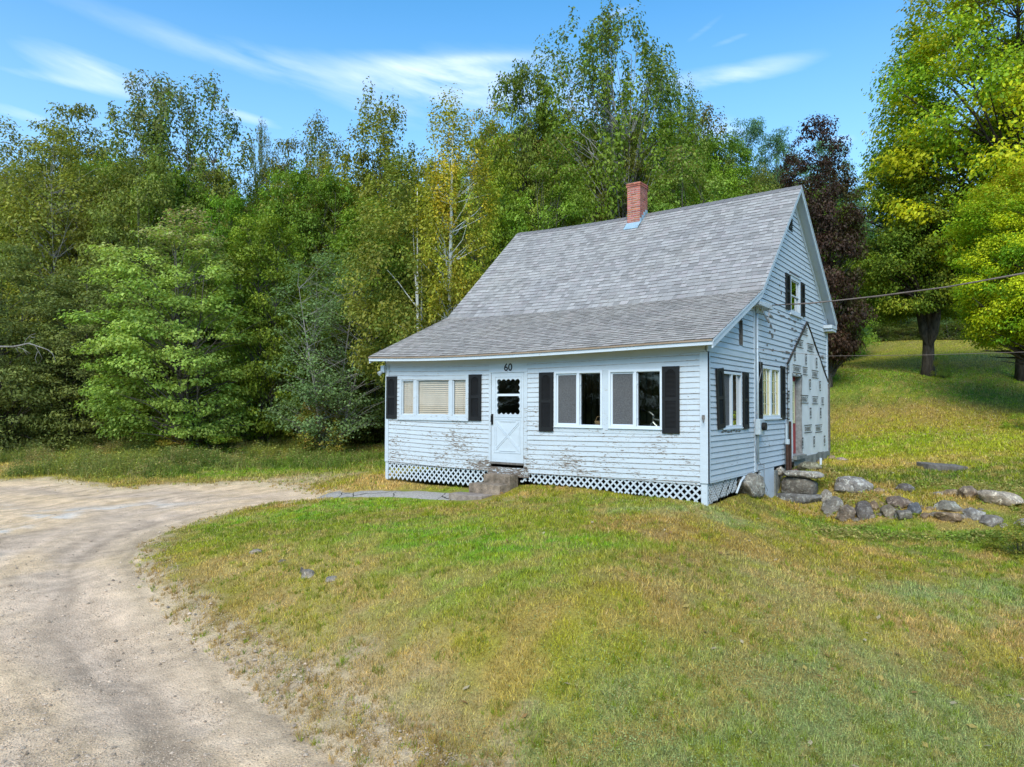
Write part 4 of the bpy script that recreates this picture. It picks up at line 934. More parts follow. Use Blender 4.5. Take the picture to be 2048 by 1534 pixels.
# house number
T = MB(); add_text(T, text_mesh('60', .235, .0045), lambda v: (-4.575+v.x, -.0165, 2.262+v.y)); T.build('house_number', M_black, house)
# lattice skirt
def skirt(P, a0, a1, top, bot, pitch=.150, w=.036, mat=None, skip=0, lab=None):
    s = MB(); hmax = .7
    for d in (1, -1):
        k = a0-hmax
        while k < a1+hmax:
            # slat passing through (k, top0) going down with direction d
            n0 = .0 if d > 0 else .007; zt = None; pts = []
            for j in range(25):
                a = k+d*hmax*j/24; z = .02-hmax*j/24
                if a0 < a < a1 and bot(a) < z < top(a): pts.append((a, z))
            if len(pts) > 1 and random.random() >= skip:
                (ax, az), (bx, bz) = pts[0], pts[-1]; dx = w*.707*.5*1.0; n1 = n0+.0065
                q = [(ax-dx*1.0, az-d*dx), (ax+dx, az+d*dx), (bx+dx, bz+d*dx), (bx-dx, bz-d*dx)]
                f = (lambda a, n, z: (a, -n, z)) if P == 'F' else (lambda a, n, z: (n, a, z))
                s.hexa([f(u, n0-.03, v) for u, v in q]+[f(u, n1-.03, v) for u, v in q])
            k += pitch
    o = s.build('lattice_skirt', mat or M_trim, house)
    if lab: o['label'] = lab
bt = lambda a: float(np.interp(a, [-8.4, -5.5, -4.1, -3, -1.5, 0], [-.46, -.47, -.27, -.28, -.35, -.42]))
skirt('F', -8.34, -5.14, lambda a: sag(a)*.9, bt, .150); skirt('F', -4.26, -.12, lambda a: sag(a)*.9, bt, .150)
skirt('S', .06, 1.75, lambda a: -.02, lambda a: -.44+.07*a, .09, .030, paint('grey_lattice', (.5, .52, .54), .02, False), .12, 'broken lattice skirt on the gable side')
for q in (0, 1, 2, 3):
    s = MB()
    if q == 0: s.onw('F', -.12, .0, -.44, -.02, -.05, .005)
    elif q == 1: s.onw('F', -8.43, -8.34, -.47, -.02, -.05, .005)
    elif q == 2: s.tube([(.03, 1.55, -.35), (.06, 1.75, -.12), (.05, 2.0, -.05)], .022)
    else: s.onw('S', 2.05, 2.35, -.2, -.03, -.03, .01)
    s.build('skirt_post' if q < 2 else ('bent_strip' if q == 2 else 'skirt_patch'), M_trim, house)
# underside, foundation, white base panel
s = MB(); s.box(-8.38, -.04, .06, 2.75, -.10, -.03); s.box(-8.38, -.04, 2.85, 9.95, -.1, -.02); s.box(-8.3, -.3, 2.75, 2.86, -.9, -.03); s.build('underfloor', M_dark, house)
s = MB(); s.onw('S', 3.25, 4.32, -.80, -.005, -.06, .012); s.build('base_panel', M_trim, house)
s = MB(); s.onw('S', 5.4, 10.12, -.45, .10, -.2, .06); s.onw('S', 5.9, 6.95, .06, .165, -.2, .14); s.onw('S', 4.32, 4.75, -.85, -.09, -.3, .045); s.build('foundation', M_conc2, house, bevel=.012)
# interior seen through the glass
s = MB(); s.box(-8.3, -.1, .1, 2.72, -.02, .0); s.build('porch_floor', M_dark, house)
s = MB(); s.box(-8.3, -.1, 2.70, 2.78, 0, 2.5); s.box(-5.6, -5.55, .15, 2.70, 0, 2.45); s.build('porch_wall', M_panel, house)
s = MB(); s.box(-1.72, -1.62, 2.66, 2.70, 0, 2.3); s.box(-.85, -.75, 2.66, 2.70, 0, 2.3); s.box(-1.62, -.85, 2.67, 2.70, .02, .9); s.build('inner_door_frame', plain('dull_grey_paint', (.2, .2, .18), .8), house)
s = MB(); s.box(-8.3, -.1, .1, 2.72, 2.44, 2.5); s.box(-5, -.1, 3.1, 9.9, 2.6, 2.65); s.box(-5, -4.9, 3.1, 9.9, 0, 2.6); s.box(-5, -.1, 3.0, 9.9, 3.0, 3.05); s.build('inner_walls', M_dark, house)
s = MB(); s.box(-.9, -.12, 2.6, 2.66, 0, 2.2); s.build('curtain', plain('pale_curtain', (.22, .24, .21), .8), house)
# house wrap on the gable, where a lean-to has gone
ztop = lambda y: float(np.interp(y, [5.50, 5.56, 7.52, 9.87, 10.14], [2.40, 2.56, 3.68, 2.24, 2.08]))
def wrapz(y): return .10+.02*math.sin(y*3)+.01*math.sin(y*11)
V = []; Fc = []
def wcol(y0, y1, lo, hi, ny_, nz_=34):
    i = len(V)
    for a in range(ny_+1):
        y = y0+(y1-y0)*a/ny_; b, t_ = lo(y), hi(y)
        for c in range(nz_+1):
            z = b+(t_-b)*c/nz_; n = .034+.011*(float(fbm(np.array([y*2.2]), np.array([z*1.3]), s=88)[0])*2-.6)+.005*math.sin(y*5+z*2+2*math.sin(z*3)); V.append((n, y, z))
    for a in range(ny_):
        for c in range(nz_):
            k = i+a*(nz_+1)+c; Fc.append((k, k+nz_+1, k+nz_+2, k+1))
wcol(5.50, 5.93, lambda y: .02, ztop, 8); wcol(5.93, 6.90, lambda y: 2.24+.02*math.sin(y*14), ztop, 14); wcol(6.90, 10.14, wrapz, ztop, 46)
wrap = link('house_wrap', np_mesh('house_wrap', np.array(V), np.array(Fc), smooth=True), M_wrap, house); wrap['label'] = 'printed house wrap covering the gable wall round the red door'
s = MB()
for (a, b) in (((5.52, 2.50), (7.52, 3.72)), ((7.52, 3.72), (10.0, 2.17))): s.hexa([(.02, a[0], a[1]-.02), (.06, a[0], a[1]-.02), (.06, b[0], b[1]-.02), (.02, b[0], b[1]-.02), (.02, a[0], a[1]+.025), (.06, a[0], a[1]+.025), (.06, b[0], b[1]+.025), (.02, b[0], b[1]+.025)])
s.build('flashing_scar', M_ink, house)
s = MB(); s.box(.02, .07, 9.98, 10.12, .1, 2.1); s.build('bare_post', M_bare, house)
tmw = text_mesh('EVERBILT', .19, .003); PR = MB()
def spx(px, py, n=.06): d = pray(px, py); t_ = (n-CAM[0])/d[0]; p = CAM+t_*d; return p[1], p[2]
for (px, py, wf) in ((1611, 663, .62), (1600, 687.5, .8), (1622, 696, .8), (1595, 739, .85), (1611, 742.5, .55), (1631, 749, .8), (1609.5, 799, .85), (1631, 801, .7), (1646, 803, .35), (1617, 858, .85), (1638, 857.5, .85)):
    PR = MB(); y, z = spx(px, py); k = wf/.95; hw = wf*.5
    for dz in (.095, -.105): PR.face([(.056, y-hw, z+dz), (.056, y+hw, z+dz), (.056, y+hw, z+dz+.022), (.056, y-hw, z+dz+.022)])
    add_text(PR, tmw, lambda v: (.056, y+v.x*k*1.0, z+v.y*.85)); PR.build('printed_word', M_ink, wrap)
for (px, py) in ((1590.6, 710), (1613, 718), (1634, 726), (1621, 769), (1641, 772), (1622, 826), (1642, 826), (1606, 886), (1629, 883), (1650, 881), (1578, 793), (1578, 828), (1577.5, 735)):
    PR = MB(); y, z = spx(px, py); q = .085
    for (a, b) in ((q, q-.02), (-q, -q+.02)): PR.face([(.056, y+min(a, b), z-.13), (.056, y+max(a, b), z-.13), (.056, y+max(a, b), z+.13), (.056, y+min(a, b), z+.13)])
    PR.face([(.056, y-q, z+.11), (.056, y+q, z+.11), (.056, y+q, z+.145), (.056, y-q, z+.145)]); PR.face([(.056, y-q, z-.145), (.056, y+q, z-.145), (.056, y+q, z-.12), (.056, y-q, z-.12)])
    add_text(PR, text_mesh('EB', .13, .004), lambda v: (.056, y-v.y*1.0, z+v.x)); PR.build('printed_emblem', M_ink, wrap)
s = MB(); s.box(.02, .06, 5.62, 5.95, -.35, .02); s.build('torn_flap', M_wrap, wrap)
s = MB(); 
for j in range(4): s.face([(.063, 5.64, .0-j*.09), (.063, 5.9, -.04-j*.09), (.063, 5.9, -.07-j*.09), (.063, 5.64, -.03-j*.09)])
s.build('printed_stripes', M_ink, wrap)
# red side door
s = MB(); s.box(-.16, -.13, 5.93, 6.90, .18, 2.22); rd = s.build('door', M_red, house); rd['label'] = 'red side door with tall cream framed window'
s = MB(); frame(s, 'S', 6.12, 6.78, .98, 2.08, .09, -.13, -.115); 
for j in (1, 2, 3): s.onw('S', 6.2, 6.7, .98+j*.275, 1.0+j*.275, -.13, -.117)
s.build('window_frame', M_cream, rd); pane('S', 6.2, 6.7, 1.06, 2.0, -.122, plain('hazy_glass', (.42, .44, .28), .25, .1, 3, 0), rd)
s = MB(); frame(s, 'S', 6.15, 6.75, .3, .85, .04, -.13, -.122); s.build('panel_moulding', M_red, rd)
s = MB(); s.box(-.16, .03, 6.88, 6.93, .15, 2.24); s.box(-.16, .03, 5.90, 5.94, .15, 2.24); s.box(-.16, .03, 5.94, 6.88, 2.2, 2.24); s.box(-.16, .07, 5.9, 6.93, .14, .175); s.build('door_frame', M_greywood, house)
# services on the gable corner
s = MB(); s.tube([(.065, 2.91, .2), (.065, 2.91, 3.50)], .024, 8); s.tube([(.065, 2.91, 3.46), (.065, 2.91, 3.62), (.12, 2.88, 3.67), (.16, 2.86, 3.60)], [.03, .045, .04, .03], 8)
mast = s.build('service_mast', M_galv, house, smooth=True)
s = MB(); s.box(.03, .15, 2.80, 3.12, .80, 1.14); mbx = s.build('meter_box', M_galv, house, bevel=.01)
s = MB(); s.tube([(.15, 2.96, .98), (.23, 2.96, .98)], .085, 16); s.build('meter_glass', M_black, mbx, smooth=False)
s = MB()
s.tube([(.16, 2.86, 3.60), (.2, 2.95, 3.45), (.22, 3.1, 3.36), (.22, 3.3, 3.42), (.2, 3.28, 3.66), (.22, 3.5, 3.7)], .012, 6)
s.tube([(.15, 2.9, 3.6), (.2, 3.0, 3.40), (.22, 3.12, 3.30)], .010, 6); s.tube([(.22, 3.1, 3.36), (.24, 3.2, 3.28)], .03, 6); s.tube([(.23, 3.25, 3.46), (.24, 3.42, 3.42)], .03, 6)
s.tube([(.06, 2.95, 2.66), (.06, 3.1, 2.5), (.06, 3.2, 2.2), (.06, 2.98, 1.9), (.06, 2.95, 1.15)], .008, 5)
s.tube([(.06, 2.85, 1.3), (.06, 2.7, 1.0), (.06, 2.68, .6), (.06, 2.85, .3), (.06, 3.1, .15), (.05, 3.4, .1), (.04, 3.45, -.3), (.04, 3.7, -.5), (.04, 3.3, -.62)], .007, 5)
s.tube([(.05, 2.97, .8), (.05, 2.99, .3), (.05, 2.9, .0), (.05, 3.15, -.05)], .008, 5)
s.build('hanging_wires', plain('grey_wires', (.25, .26, .28), .6), house)
s = MB(); s.tube([(.10, 5.16, -.35), (.10, 5.16, .50)], .04, 8); s.build('rusty_pipe', M_rust, house); s = MB(); s.tube([(.10, 5.42, -.35), (.10, 5.42, 1.05)], .035, 8); s.build('rusty_pipe', M_rust, house)
s = MB(); s.tube([(.10, 5.16, .5), (.10, 5.16, .62)], .055, 8); s.tube([(.05, 5.29, -.3), (.05, 5.29, 1.0)], .03, 6); s.build('pipe_cap', M_galv, house)
s = MB(); s.tube([(.42, 7.2, -.25), (.42, 7.2, .06)], .03, 8); s.build('vent_stub', M_vinyl, house)
s = MB(); s.box(-8.52, -8.40, -.12, .02, 2.24, 2.42); s.tube([(-8.48, -.10, 2.28), (-8.50, -.2, 2.2)], [.03, .06], 8); s.build('flood_light', M_galv, house)
# lean on: a mount block on the corner board
s = MB(); s.box(-.075, -.03, -.075, -.045, 1.17, 1.25); s.tube([(-.05, -.07, 1.2), (-.02, -.14, 1.12)], .012, 6); s.build('hose_hook', M_bare, house)
# overhead cables
s = MB(); a = Vector((.22, 3.5, 3.70)); pts = [a]+[Vector(PT(*q)) for q in ((1620, 607, 14.9), (1757, 592, 13.6), (1894, 574, 12.4), (2048, 547, 11.2), (2300, 492, 9.8), (2700, 380, 8.3))]
s.tube(pts, .014, 6); p2 = [p+Vector((.012, .0, .016*math.sin(i*2.1))) for i, p in enumerate(pts)]; s.tube(p2, .008, 5)
tag(s.build('service_cable', M_cable, smooth=True), 'thick twisted power cable running from the gable to the upper right', 'cable')
s = MB(); pts = [Vector((.04, 2.80, 2.68))]+[Vector(PT(*q)) for q in ((1650, 712, 14.4), (1850, 710, 12.6), (2048, 704, 11.2), (2500, 680, 9))]; s.tube(pts, .0045, 5)
tag(s.build('telephone_wire', M_cable), 'thin straight wire running from the porch corner past the maple trunk', 'wire')

# ------------------------------------------------------------ front steps
def rough(o, amp, sc, sub=2, seed=0):
    bm = bmesh.new(); bm.from_mesh(o.data); bmesh.ops.subdivide_edges(bm, edges=bm.edges[:], cuts=sub, use_grid_fill=True)
    P = np.array([v.co for v in bm.verts]); N_ = [fbm(P[:, 0]*sc+seed, P[:, 1]*sc, P[:, 2]*sc, s=seed+k) for k in range(3)]
    for i, v in enumerate(bm.verts): v.co += Vector(((N_[0][i]-.5)*amp, (N_[1][i]-.5)*amp, (N_[2][i]-.5)*amp))
    bm.to_mesh(o.data); bm.free()
st = empty('front_steps', (-4.7, -.5, -.55)); tag(st, 'stained concrete steps below the front door', 'steps')
s = MB(); s.box(-.29, .43, .14, .46, -.15, .44); a = s.build('top_step', M_conc, st, bevel=.015); rough(a, .016, 9, 4, 3)
s = MB(); s.box(-.42, .43, -.22, .138, -.15, .26); a = s.build('lower_step', M_conc, st, bevel=.015); rough(a, .016, 9, 4, 5)
s = MB(); s.box(-.65, .25, -.62, -.222, -.15, .06); a = s.build('bottom_slab', conc('pinkish_slab', (.20, .16, .14), (.40, .33, .29), 5), st, bevel=.012); rough(a, .016, 7, 4, 6)

# ------------------------------------------------------------ things inside the porch
bk = empty('bicycle', (-1.5, .9, .34)); tag(bk, 'silver bicycle with black handlebars seen through the right front window', 'bicycle')
def ring(R, r, n=28, m=6):
    s = MB(); i0 = 0
    for j in range(n):
        a = 2*PI*j/n
        for k in range(m): b = 2*PI*k/m; s.v.append(((R+r*math.cos(b))*math.cos(a), r*math.sin(b), (R+r*math.cos(b))*math.sin(a))); s.c.append((1, 1, 1))
    for j in range(n):
        for k in range(m): s.f.append((j*m+k, ((j+1) % n)*m+k, ((j+1) % n)*m+(k+1) % m, j*m+(k+1) % m)); s.m.append(0)
    return s
for xx in (-.15, .9):
    s = ring(.33, .022); wh = s.build('wheel', M_black, bk, smooth=True); wh.location = (xx, 0, .355)
    s = MB()
    for k in range(12): a = PI*k/6; s.tube([(0, 0, 0), (.31*math.cos(a), 0, .31*math.sin(a))], .002, 4)
    s.build('spokes', M_galv, wh)
M_alu = plain('silver_frame', (.5, .52, .52), .35, .05, 3, 0, metal=.6)
s = MB(); s.tube([(-.15, .04, .355), (-.02, .03, .72), (.02, 0, .88)], .018, 6); s.tube([(-.15, -.04, .355), (-.02, -.03, .72)], .015, 6); s.tube([(.0, 0, .74), (.42, 0, .33)], .02, 6); s.tube([(.01, 0, .80), (.55, 0, .72)], .02, 6); s.tube([(.42, 0, .33), (.57, 0, .8)], .018, 6); s.tube([(.42, 0, .33), (.9, 0, .355)], .014, 6); s.tube([(.55, 0, .72), (.9, 0, .355)], .012, 6); s.tube([(.02, 0, .88), (-.08, 0, .95)], .018, 6)
s.build('bicycle_frame', M_alu, bk)
s = MB(); s.tube([(-.12, .30, 1.0), (-.08, .15, .96), (-.08, -.15, .96), (-.12, -.30, 1.0)], .014, 6); s.tube([(-.12, .30, 1.0), (-.02, .34, 1.0)], .02, 6); s.tube([(-.12, -.30, 1.0), (-.02, -.34, 1.0)], .02, 6); s.build('handlebar', M_black, bk)
s = MB(); s.tube([(.45, 0, .86), (.6, 0, .87), (.72, 0, .87)], [.03, .06, .08], 8); s.build('saddle', M_black, bk)
shf = MB(); shf.box(-3.2, -1.9, .14, .45, .95, .98); tag(shf.build('window_shelf', M_panel), 'wooden shelf inside the middle front window', 'shelf')
s = MB(); s.tube([(0, 0, 0), (0, 0, .06), (0, 0, .12)], [.08, .10, .105], 12); s.tube([(-.095, 0, .12), (-.05, 0, .21), (.05, 0, .21), (.095, 0, .12)], .007, 5)
b_ = s.build('basket', plain('wicker', (.30, .19, .09), .8, .3, 60, .5)); b_.location = (-2.42, .28, .98); tag(b_, 'small wicker basket with a hoop handle on the window shelf', 'basket')
#@@PART5
# ------------------------------------------------------------ stones
def rock(name, label, cat, c, dims, seed, tint=(1, 1, 1), rot=0, blocky=0, mat=None, group=None, tilt=0):
    bm = bmesh.new(); bmesh.ops.create_icosphere(bm, subdivisions=4, radius=1)
    P = np.array([v.co for v in bm.verts])
    if blocky: P = np.sign(P)*np.abs(P)**(1-blocky*.62); 
    r = random.Random(seed)
    for k in range(16):   # facets
        d = np.array([r.gauss(0, 1), r.gauss(0, 1), r.gauss(0, 1)]); d /= np.linalg.norm(d); h = r.uniform(.52, .88)+blocky*.42
        s_ = P@d; P = P-np.outer(np.maximum(s_-h, 0)*.97, d)
    o_ = seed*3.7
    n = fbm(P[:, 0]*1.4+o_, P[:, 1]*1.4, P[:, 2]*1.4, s=seed, o=3)-.5; n2 = fbm(P[:, 0]*6+o_, P[:, 1]*6, P[:, 2]*6, s=seed+5, o=3)-.5
    P = P*(1+n*.45*(1-blocky*.5)+n2*.16)[:, None]; P = P/np.abs(P).max(0)*np.array(dims)/2
    for v, p in zip(bm.verts, P): v.co = p
    for f in bm.faces: f.smooth = True
    me = bpy.data.meshes.new(name); bm.to_mesh(me); bm.free()
    o = link(name, me, mat or M_rock); o.location = c; o.rotation_euler = (tilt, 0, rot); o.color = (*tint, 1)
    return tag(o, label, cat, group)
YAW = math.atan2(CR[1], CR[0]); GB = 'boulders along the yard bank'
GREY = (1.7, 1.66, 1.62); BLU = (1.5, 1.5, 1.55); BRN = (1.2, .92, .68); TANC = (1.5, 1.2, .85); PALE = (2.2, 1.95, 1.7); DKG = (.8, .76, .78)
BO = [(1705, 972, 68, 30, BLU, .35, 'large grey boulder with a sloping flat top, left end of the back row'), (1758, 981, 21, 10, TANC, 0, 'small tan stone between two larger boulders of the back row'),
      (1811, 977, 36, 16, DKG, .1, 'rounded purple grey boulder alone in the middle of the back row'), (1877, 987, 22, 10, GREY, 0, 'small grey stone left of the tan one in the back row'),
      (1901, 986, 26, 12, TANC, .1, 'low tan stone just left of the orange topped boulder'), (1936, 987, 38, 24, (1.3, 1.05, .85), .1, 'orange topped rounded boulder beside the largest pale one'),
      (1996, 998, 84, 28, PALE, .2, 'largest pale flat boulder at the right end of the back row'), (1651, 994, 24, 24, GREY, .1, 'grey rounded stone leaning against the block wall'),
      (1666, 1012, 40, 32, (1.15, 1.15, 1.15), .1, 'round lichen covered boulder at the left end of the front row'), (1693, 1030, 30, 32, (1.1, .95, .85), .1, 'upright brownish boulder second in the front row'),
      (1727, 1024, 35, 34, DKG, .4, 'blocky dark grey boulder third in the front row'), (1747, 1014, 21, 20, BRN, .1, 'brown stone wedged right of the blocky dark boulder'),
      (1775, 1024, 26, 24, (1.1, 1, .85), .2, 'streaky olive grey stone in the middle of the front row'), (1797, 1007, 48, 23, (1.0, .8, .7), .3, 'jagged brown rock on top of the middle of the front row'),
      (1807, 1030, 29, 24, (1.05, 1, .95), .1, 'round mottled stone under the jagged brown rock'), (1829, 1022, 26, 26, (.7, .78, .95), .1, 'dark blue grey egg shaped stone right of the jagged rock'),
      (1765, 1009, 13, 9, TANC, .1, 'tiny tan stone behind the streaky olive stone'), (1860, 1017, 15, 9, TANC, .1, 'tiny pale stone in grass left of the lichen white boulder'),
      (1894, 1014, 45, 23, (1.35, 1.35, 1.25), .3, 'lichen white boulder resting on a flat brown stone'), (1897, 1035, 55, 20, BRN, .3, 'flat brown stone beneath the lichen white boulder'),
      (1947, 1030, 38, 23, BLU, .2, 'blue grey boulder at the right end of the front row'), (1978, 1045, 44, 22, (1.2, 1.15, 1.15), .4, 'slanting pale slab right of the blue grey boulder'),
      (1850, 1033, 20, 12, BRN, .1, 'small brown stone half buried below the dark egg shaped stone'), (2046, 1048, 40, 18, GREY, .1, 'mossy stone in long grass at the right edge')]
for i, (px, py, wpx, hpx, tn, bl, lb) in enumerate(BO):
    p, t = onground(px, py+hpx*.42); w_ = wpx*t/FPX*1.16; h_ = hpx*t/FPX*1.35; d_ = w_*random.uniform(.6, .85)
    c = PT(px, py, t+d_*.25); rock('boulder', lb, 'boulder', tuple(c), (w_, d_, h_), 100+i, tn, YAW+random.uniform(-.15, .15), bl, group=GB, tilt=0 if 'slant' not in lb else .1)
for i, (px, py, wpx) in enumerate(((1678, 1036, 16), (1711, 1040, 15), (1742, 1034, 20), (1760, 1030, 14), (1790, 1020, 15), (1818, 1012, 14), (1840, 1014, 16), (1868, 1030, 18), (1922, 1022, 18), (1925, 1036, 22), (1961, 1020, 14), (2005, 1052, 20), (1660, 1030, 18), (1715, 1010, 16), (1783, 1037, 14))):
    p, t = onground(px, py+4); w_ = wpx*t/FPX*1.15; g_ = random.uniform(.8, 1.5); rock('boulder', 'small rough stone wedged low between the boulders of the front row', 'boulder', tuple(PT(px, py, t+.05)), (w_, w_*.8, w_*.62), 400+i, (g_, g_*.92, g_*.82), YAW+random.uniform(-.6, .6), .1, group='small stones wedged between the boulders')
# block retaining wall by the side door
def at_y(px, py, y): d = pray(px, py); t = (y-CAM[1])/d[1]; return CAM+t*d
def blockrock(name, label, cat, pxa, pxb, pya, pyb, y, dep, seed, tn, bl=.85):
    a = at_y(pxa, (pya+pyb)/2, y); b = at_y(pxb, (pya+pyb)/2, y); zt = at_y((pxa+pxb)/2, pya, y)[2]; zb = at_y((pxa+pxb)/2, pyb, y)[2]
    rock(name, label, cat, ((a[0]+b[0])/2, y+dep/2, (zt+zb)/2), (abs(b[0]-a[0]), dep, zt-zb), seed, tn, 0, bl)
blockrock('granite_block', 'big squared dark granite block in the retaining wall', 'stone block', 1556, 1629, 954, 996, 4.36, .5, 201, (.75, .74, .72))
blockrock('granite_base_slab', 'long grey slab under the big granite block', 'stone slab', 1546, 1642, 988, 1012, 4.26, .55, 202, (.85, .9, .98))
blockrock('concrete_cap', 'thin broken concrete cap on top of the granite block', 'concrete cap', 1560, 1645, 943, 957, 4.34, .6, 203, (1.6, 1.6, 1.6), .8)
blockrock('footing_stone', 'brown rough stone below the right end of the grey slab', 'stone', 1600, 1650, 1008, 1030, 4.2, .5, 204, BRN, .3)
blockrock('rubble_stone', 'small rubble stone wedged under the siding by the pipes', 'stone', 1549, 1566, 933, 953, 4.5, .3, 205, GREY, .3)
for i, (px, py, wpx, hpx, tn, bl, lb) in enumerate(((1618, 934, 50, 19, (.95, .95, .75), .6, 'long flat mossy rock beside the side door foundation'), (1663, 915, 16, 10, TANC, .1, 'small tan stone at the back corner of the house'), (1682, 919, 24, 10, (1.6, 1.3, 1.2), .1, 'pinkish stone lying right of the back corner'),
                  (1640, 924, 14, 10, BRN, .1, 'rusty brown stone against the grey foundation'), (1590, 942, 16, 8, (1.0, .6, .5), .5, 'broken red brick lump on the concrete cap'), (1606, 938, 14, 8, (1.3, 1.0, .8), .3, 'pale rubble piece behind the concrete cap'))):
    p, t = onground(px, py+hpx*.4); w_ = wpx*t/FPX; rock('stone', lb, 'stone', tuple(PT(px, py, t+w_*.2)), (w_, w_*.6, hpx*t/FPX*1.2), 300+i, tn, YAW, bl)
rock('foundation_rock', 'jagged pale grey rock under the gable beside the broken lattice', 'rock', (-.02, 2.45, -.28), (.7, 1.3, .55), 310, (1.3, 1.3, 1.25), .2, .3)
for i, (px, py, wpx, hpx, tn, lb) in enumerate(((618, 1148, 30, 24, (1.7, 1.6, 1.5), 'squarish grey rock sticking out of the bank above the drive'), (665, 1158, 28, 12, (1.7, 1.6, 1.5), 'low flat rock just right of the squarish one on the bank'), (512, 1103, 30, 12, (1.8, 1.6, 1.4), 'weathered stone barely showing at the upper end of the dry bank'),
                     (565, 1122, 20, 8, (1.1, 1.05, .95), 'sliver of buried ledge between the bank rocks'), (605, 1142, 12, 16, (.8, .78, .75), 'thin upright stone touching the squarish bank rock'), (606, 919, 22, 8, PALE, 'pale flat stone among bright leaves at the edge of the woods'), (487, 906, 10, 6, (2.4, 2.3, 2.2), 'small whitish stone at the edge of the woods'))):
    p, t = onground(px, py+hpx*.4); w_ = wpx*t/FPX; rock('rock', lb, 'rock', tuple(PT(px, py+hpx*.12, t+w_*.15)), (w_, w_*.7, hpx*t/FPX*1.25), 330+i, tn, YAW, .3)
p, t = onground(1883, 938); s = MB(); s.box(-.52, .52, -.28, .28, -.08, .13); o = s.build('well_cover', M_bare, bevel=.02); rough(o, .06, 5, 3, 8); o.location = tuple(p); o.rotation_euler = (.05, .06, YAW); o.color = (1.4, 1.1, .8, 1); tag(o, 'weathered plank cover lying in the grass right of the house', 'wooden cover')

# ------------------------------------------------------------ trees
def leaves(C, R, n, size, pal, seed, asp=.62, up=.75, colvar=.3, flat=True, tipcol=None, H=10.):
    g = np.random.default_rng(seed); m = len(C); n = np.asarray(n) if np.ndim(n) else np.full(m, n); idx = np.repeat(np.arange(m), n); k = len(idx)
    d = g.normal(0, 1, (k, 3)); d /= np.linalg.norm(d, axis=1)[:, None]; rho = g.random(k)**.42
    P = C[idx]+R[idx]*d*rho[:, None]*(1+.13*g.normal(0, 1, (k, 1)))
    ctr = C.mean(0); outw = P-ctr; outw[:, 2] *= .6; outw /= np.linalg.norm(outw, axis=1)[:, None]
    nr = d*.45+outw*.35+g.normal(0, .42, (k, 3)); nr[:, 2] += up; nr /= np.linalg.norm(nr, axis=1)[:, None]
    a = outw+g.normal(0, .8, (k, 3)); a[:, 2] -= .35; a -= (a*nr).sum(1)[:, None]*nr; a /= np.linalg.norm(a, axis=1)[:, None]; b = np.cross(nr, a)
    s = size*g.uniform(.45, 1.45, (k, 1)); fold = nr*s*.18
    V = np.stack([P-a*s*.5, P+b*s*asp*.5+fold, P+a*s*.5, P-b*s*asp*.5+fold], 1).reshape(-1, 3)
    pal = np.array(pal); ci = (g.random(m)*len(pal)).astype(int); tone = fbm(C[:, 0]*.35, C[:, 1]*.35, C[:, 2]*.35, s=seed); ci = np.clip(((tone-.25)/.5*len(pal)).astype(int), 0, len(pal)-1) if m > 20 else ci
    cc = pal[ci[idx]]; alt = pal[(g.random(k)*len(pal)).astype(int)]; q = (g.random((k, 1)) < .3); cc = np.where(q, alt, cc)
    cl = g.uniform(.8, 1.2, (m, 1))[idx]; cc = cc*cl*(1+colvar*g.uniform(-1, 1, (k, 1)))
    if tipcol is not None:
        u = np.clip((P[:, 2]/H-.72)/.25, 0, 1)[:, None]*(g.random((k, 1)) < .5); cc = cc*(1-u)+np.array(tipcol)*u
    return V, np.arange(4*k).reshape(-1, 4), np.repeat(cc, 4, 0)
PROF = {'round': lambda u: np.sqrt(np.clip(1-((u-.42)/.60)**2, 0, 1)), 'ovate': lambda u: np.sqrt(np.clip(1-(np.abs(u-.34)/np.where(u > .34, .69, .42))**2.2, 0, 1)), 'vase': lambda u: np.clip(.35+.9*u, 0, 1)*np.sqrt(np.clip(1-((u-.55)/.50)**4, 0, 1)),
        'cone': lambda u: np.clip(1.02-u, .04, 1)**.8*np.clip(u*6+.3, 0, 1), 'edge': lambda u: np.clip(.75+.35*np.sin(u*PI), 0, 1.05)*np.sqrt(np.clip(1-(np.clip(u-.5, 0, 1)/.52)**2, 0, 1))}
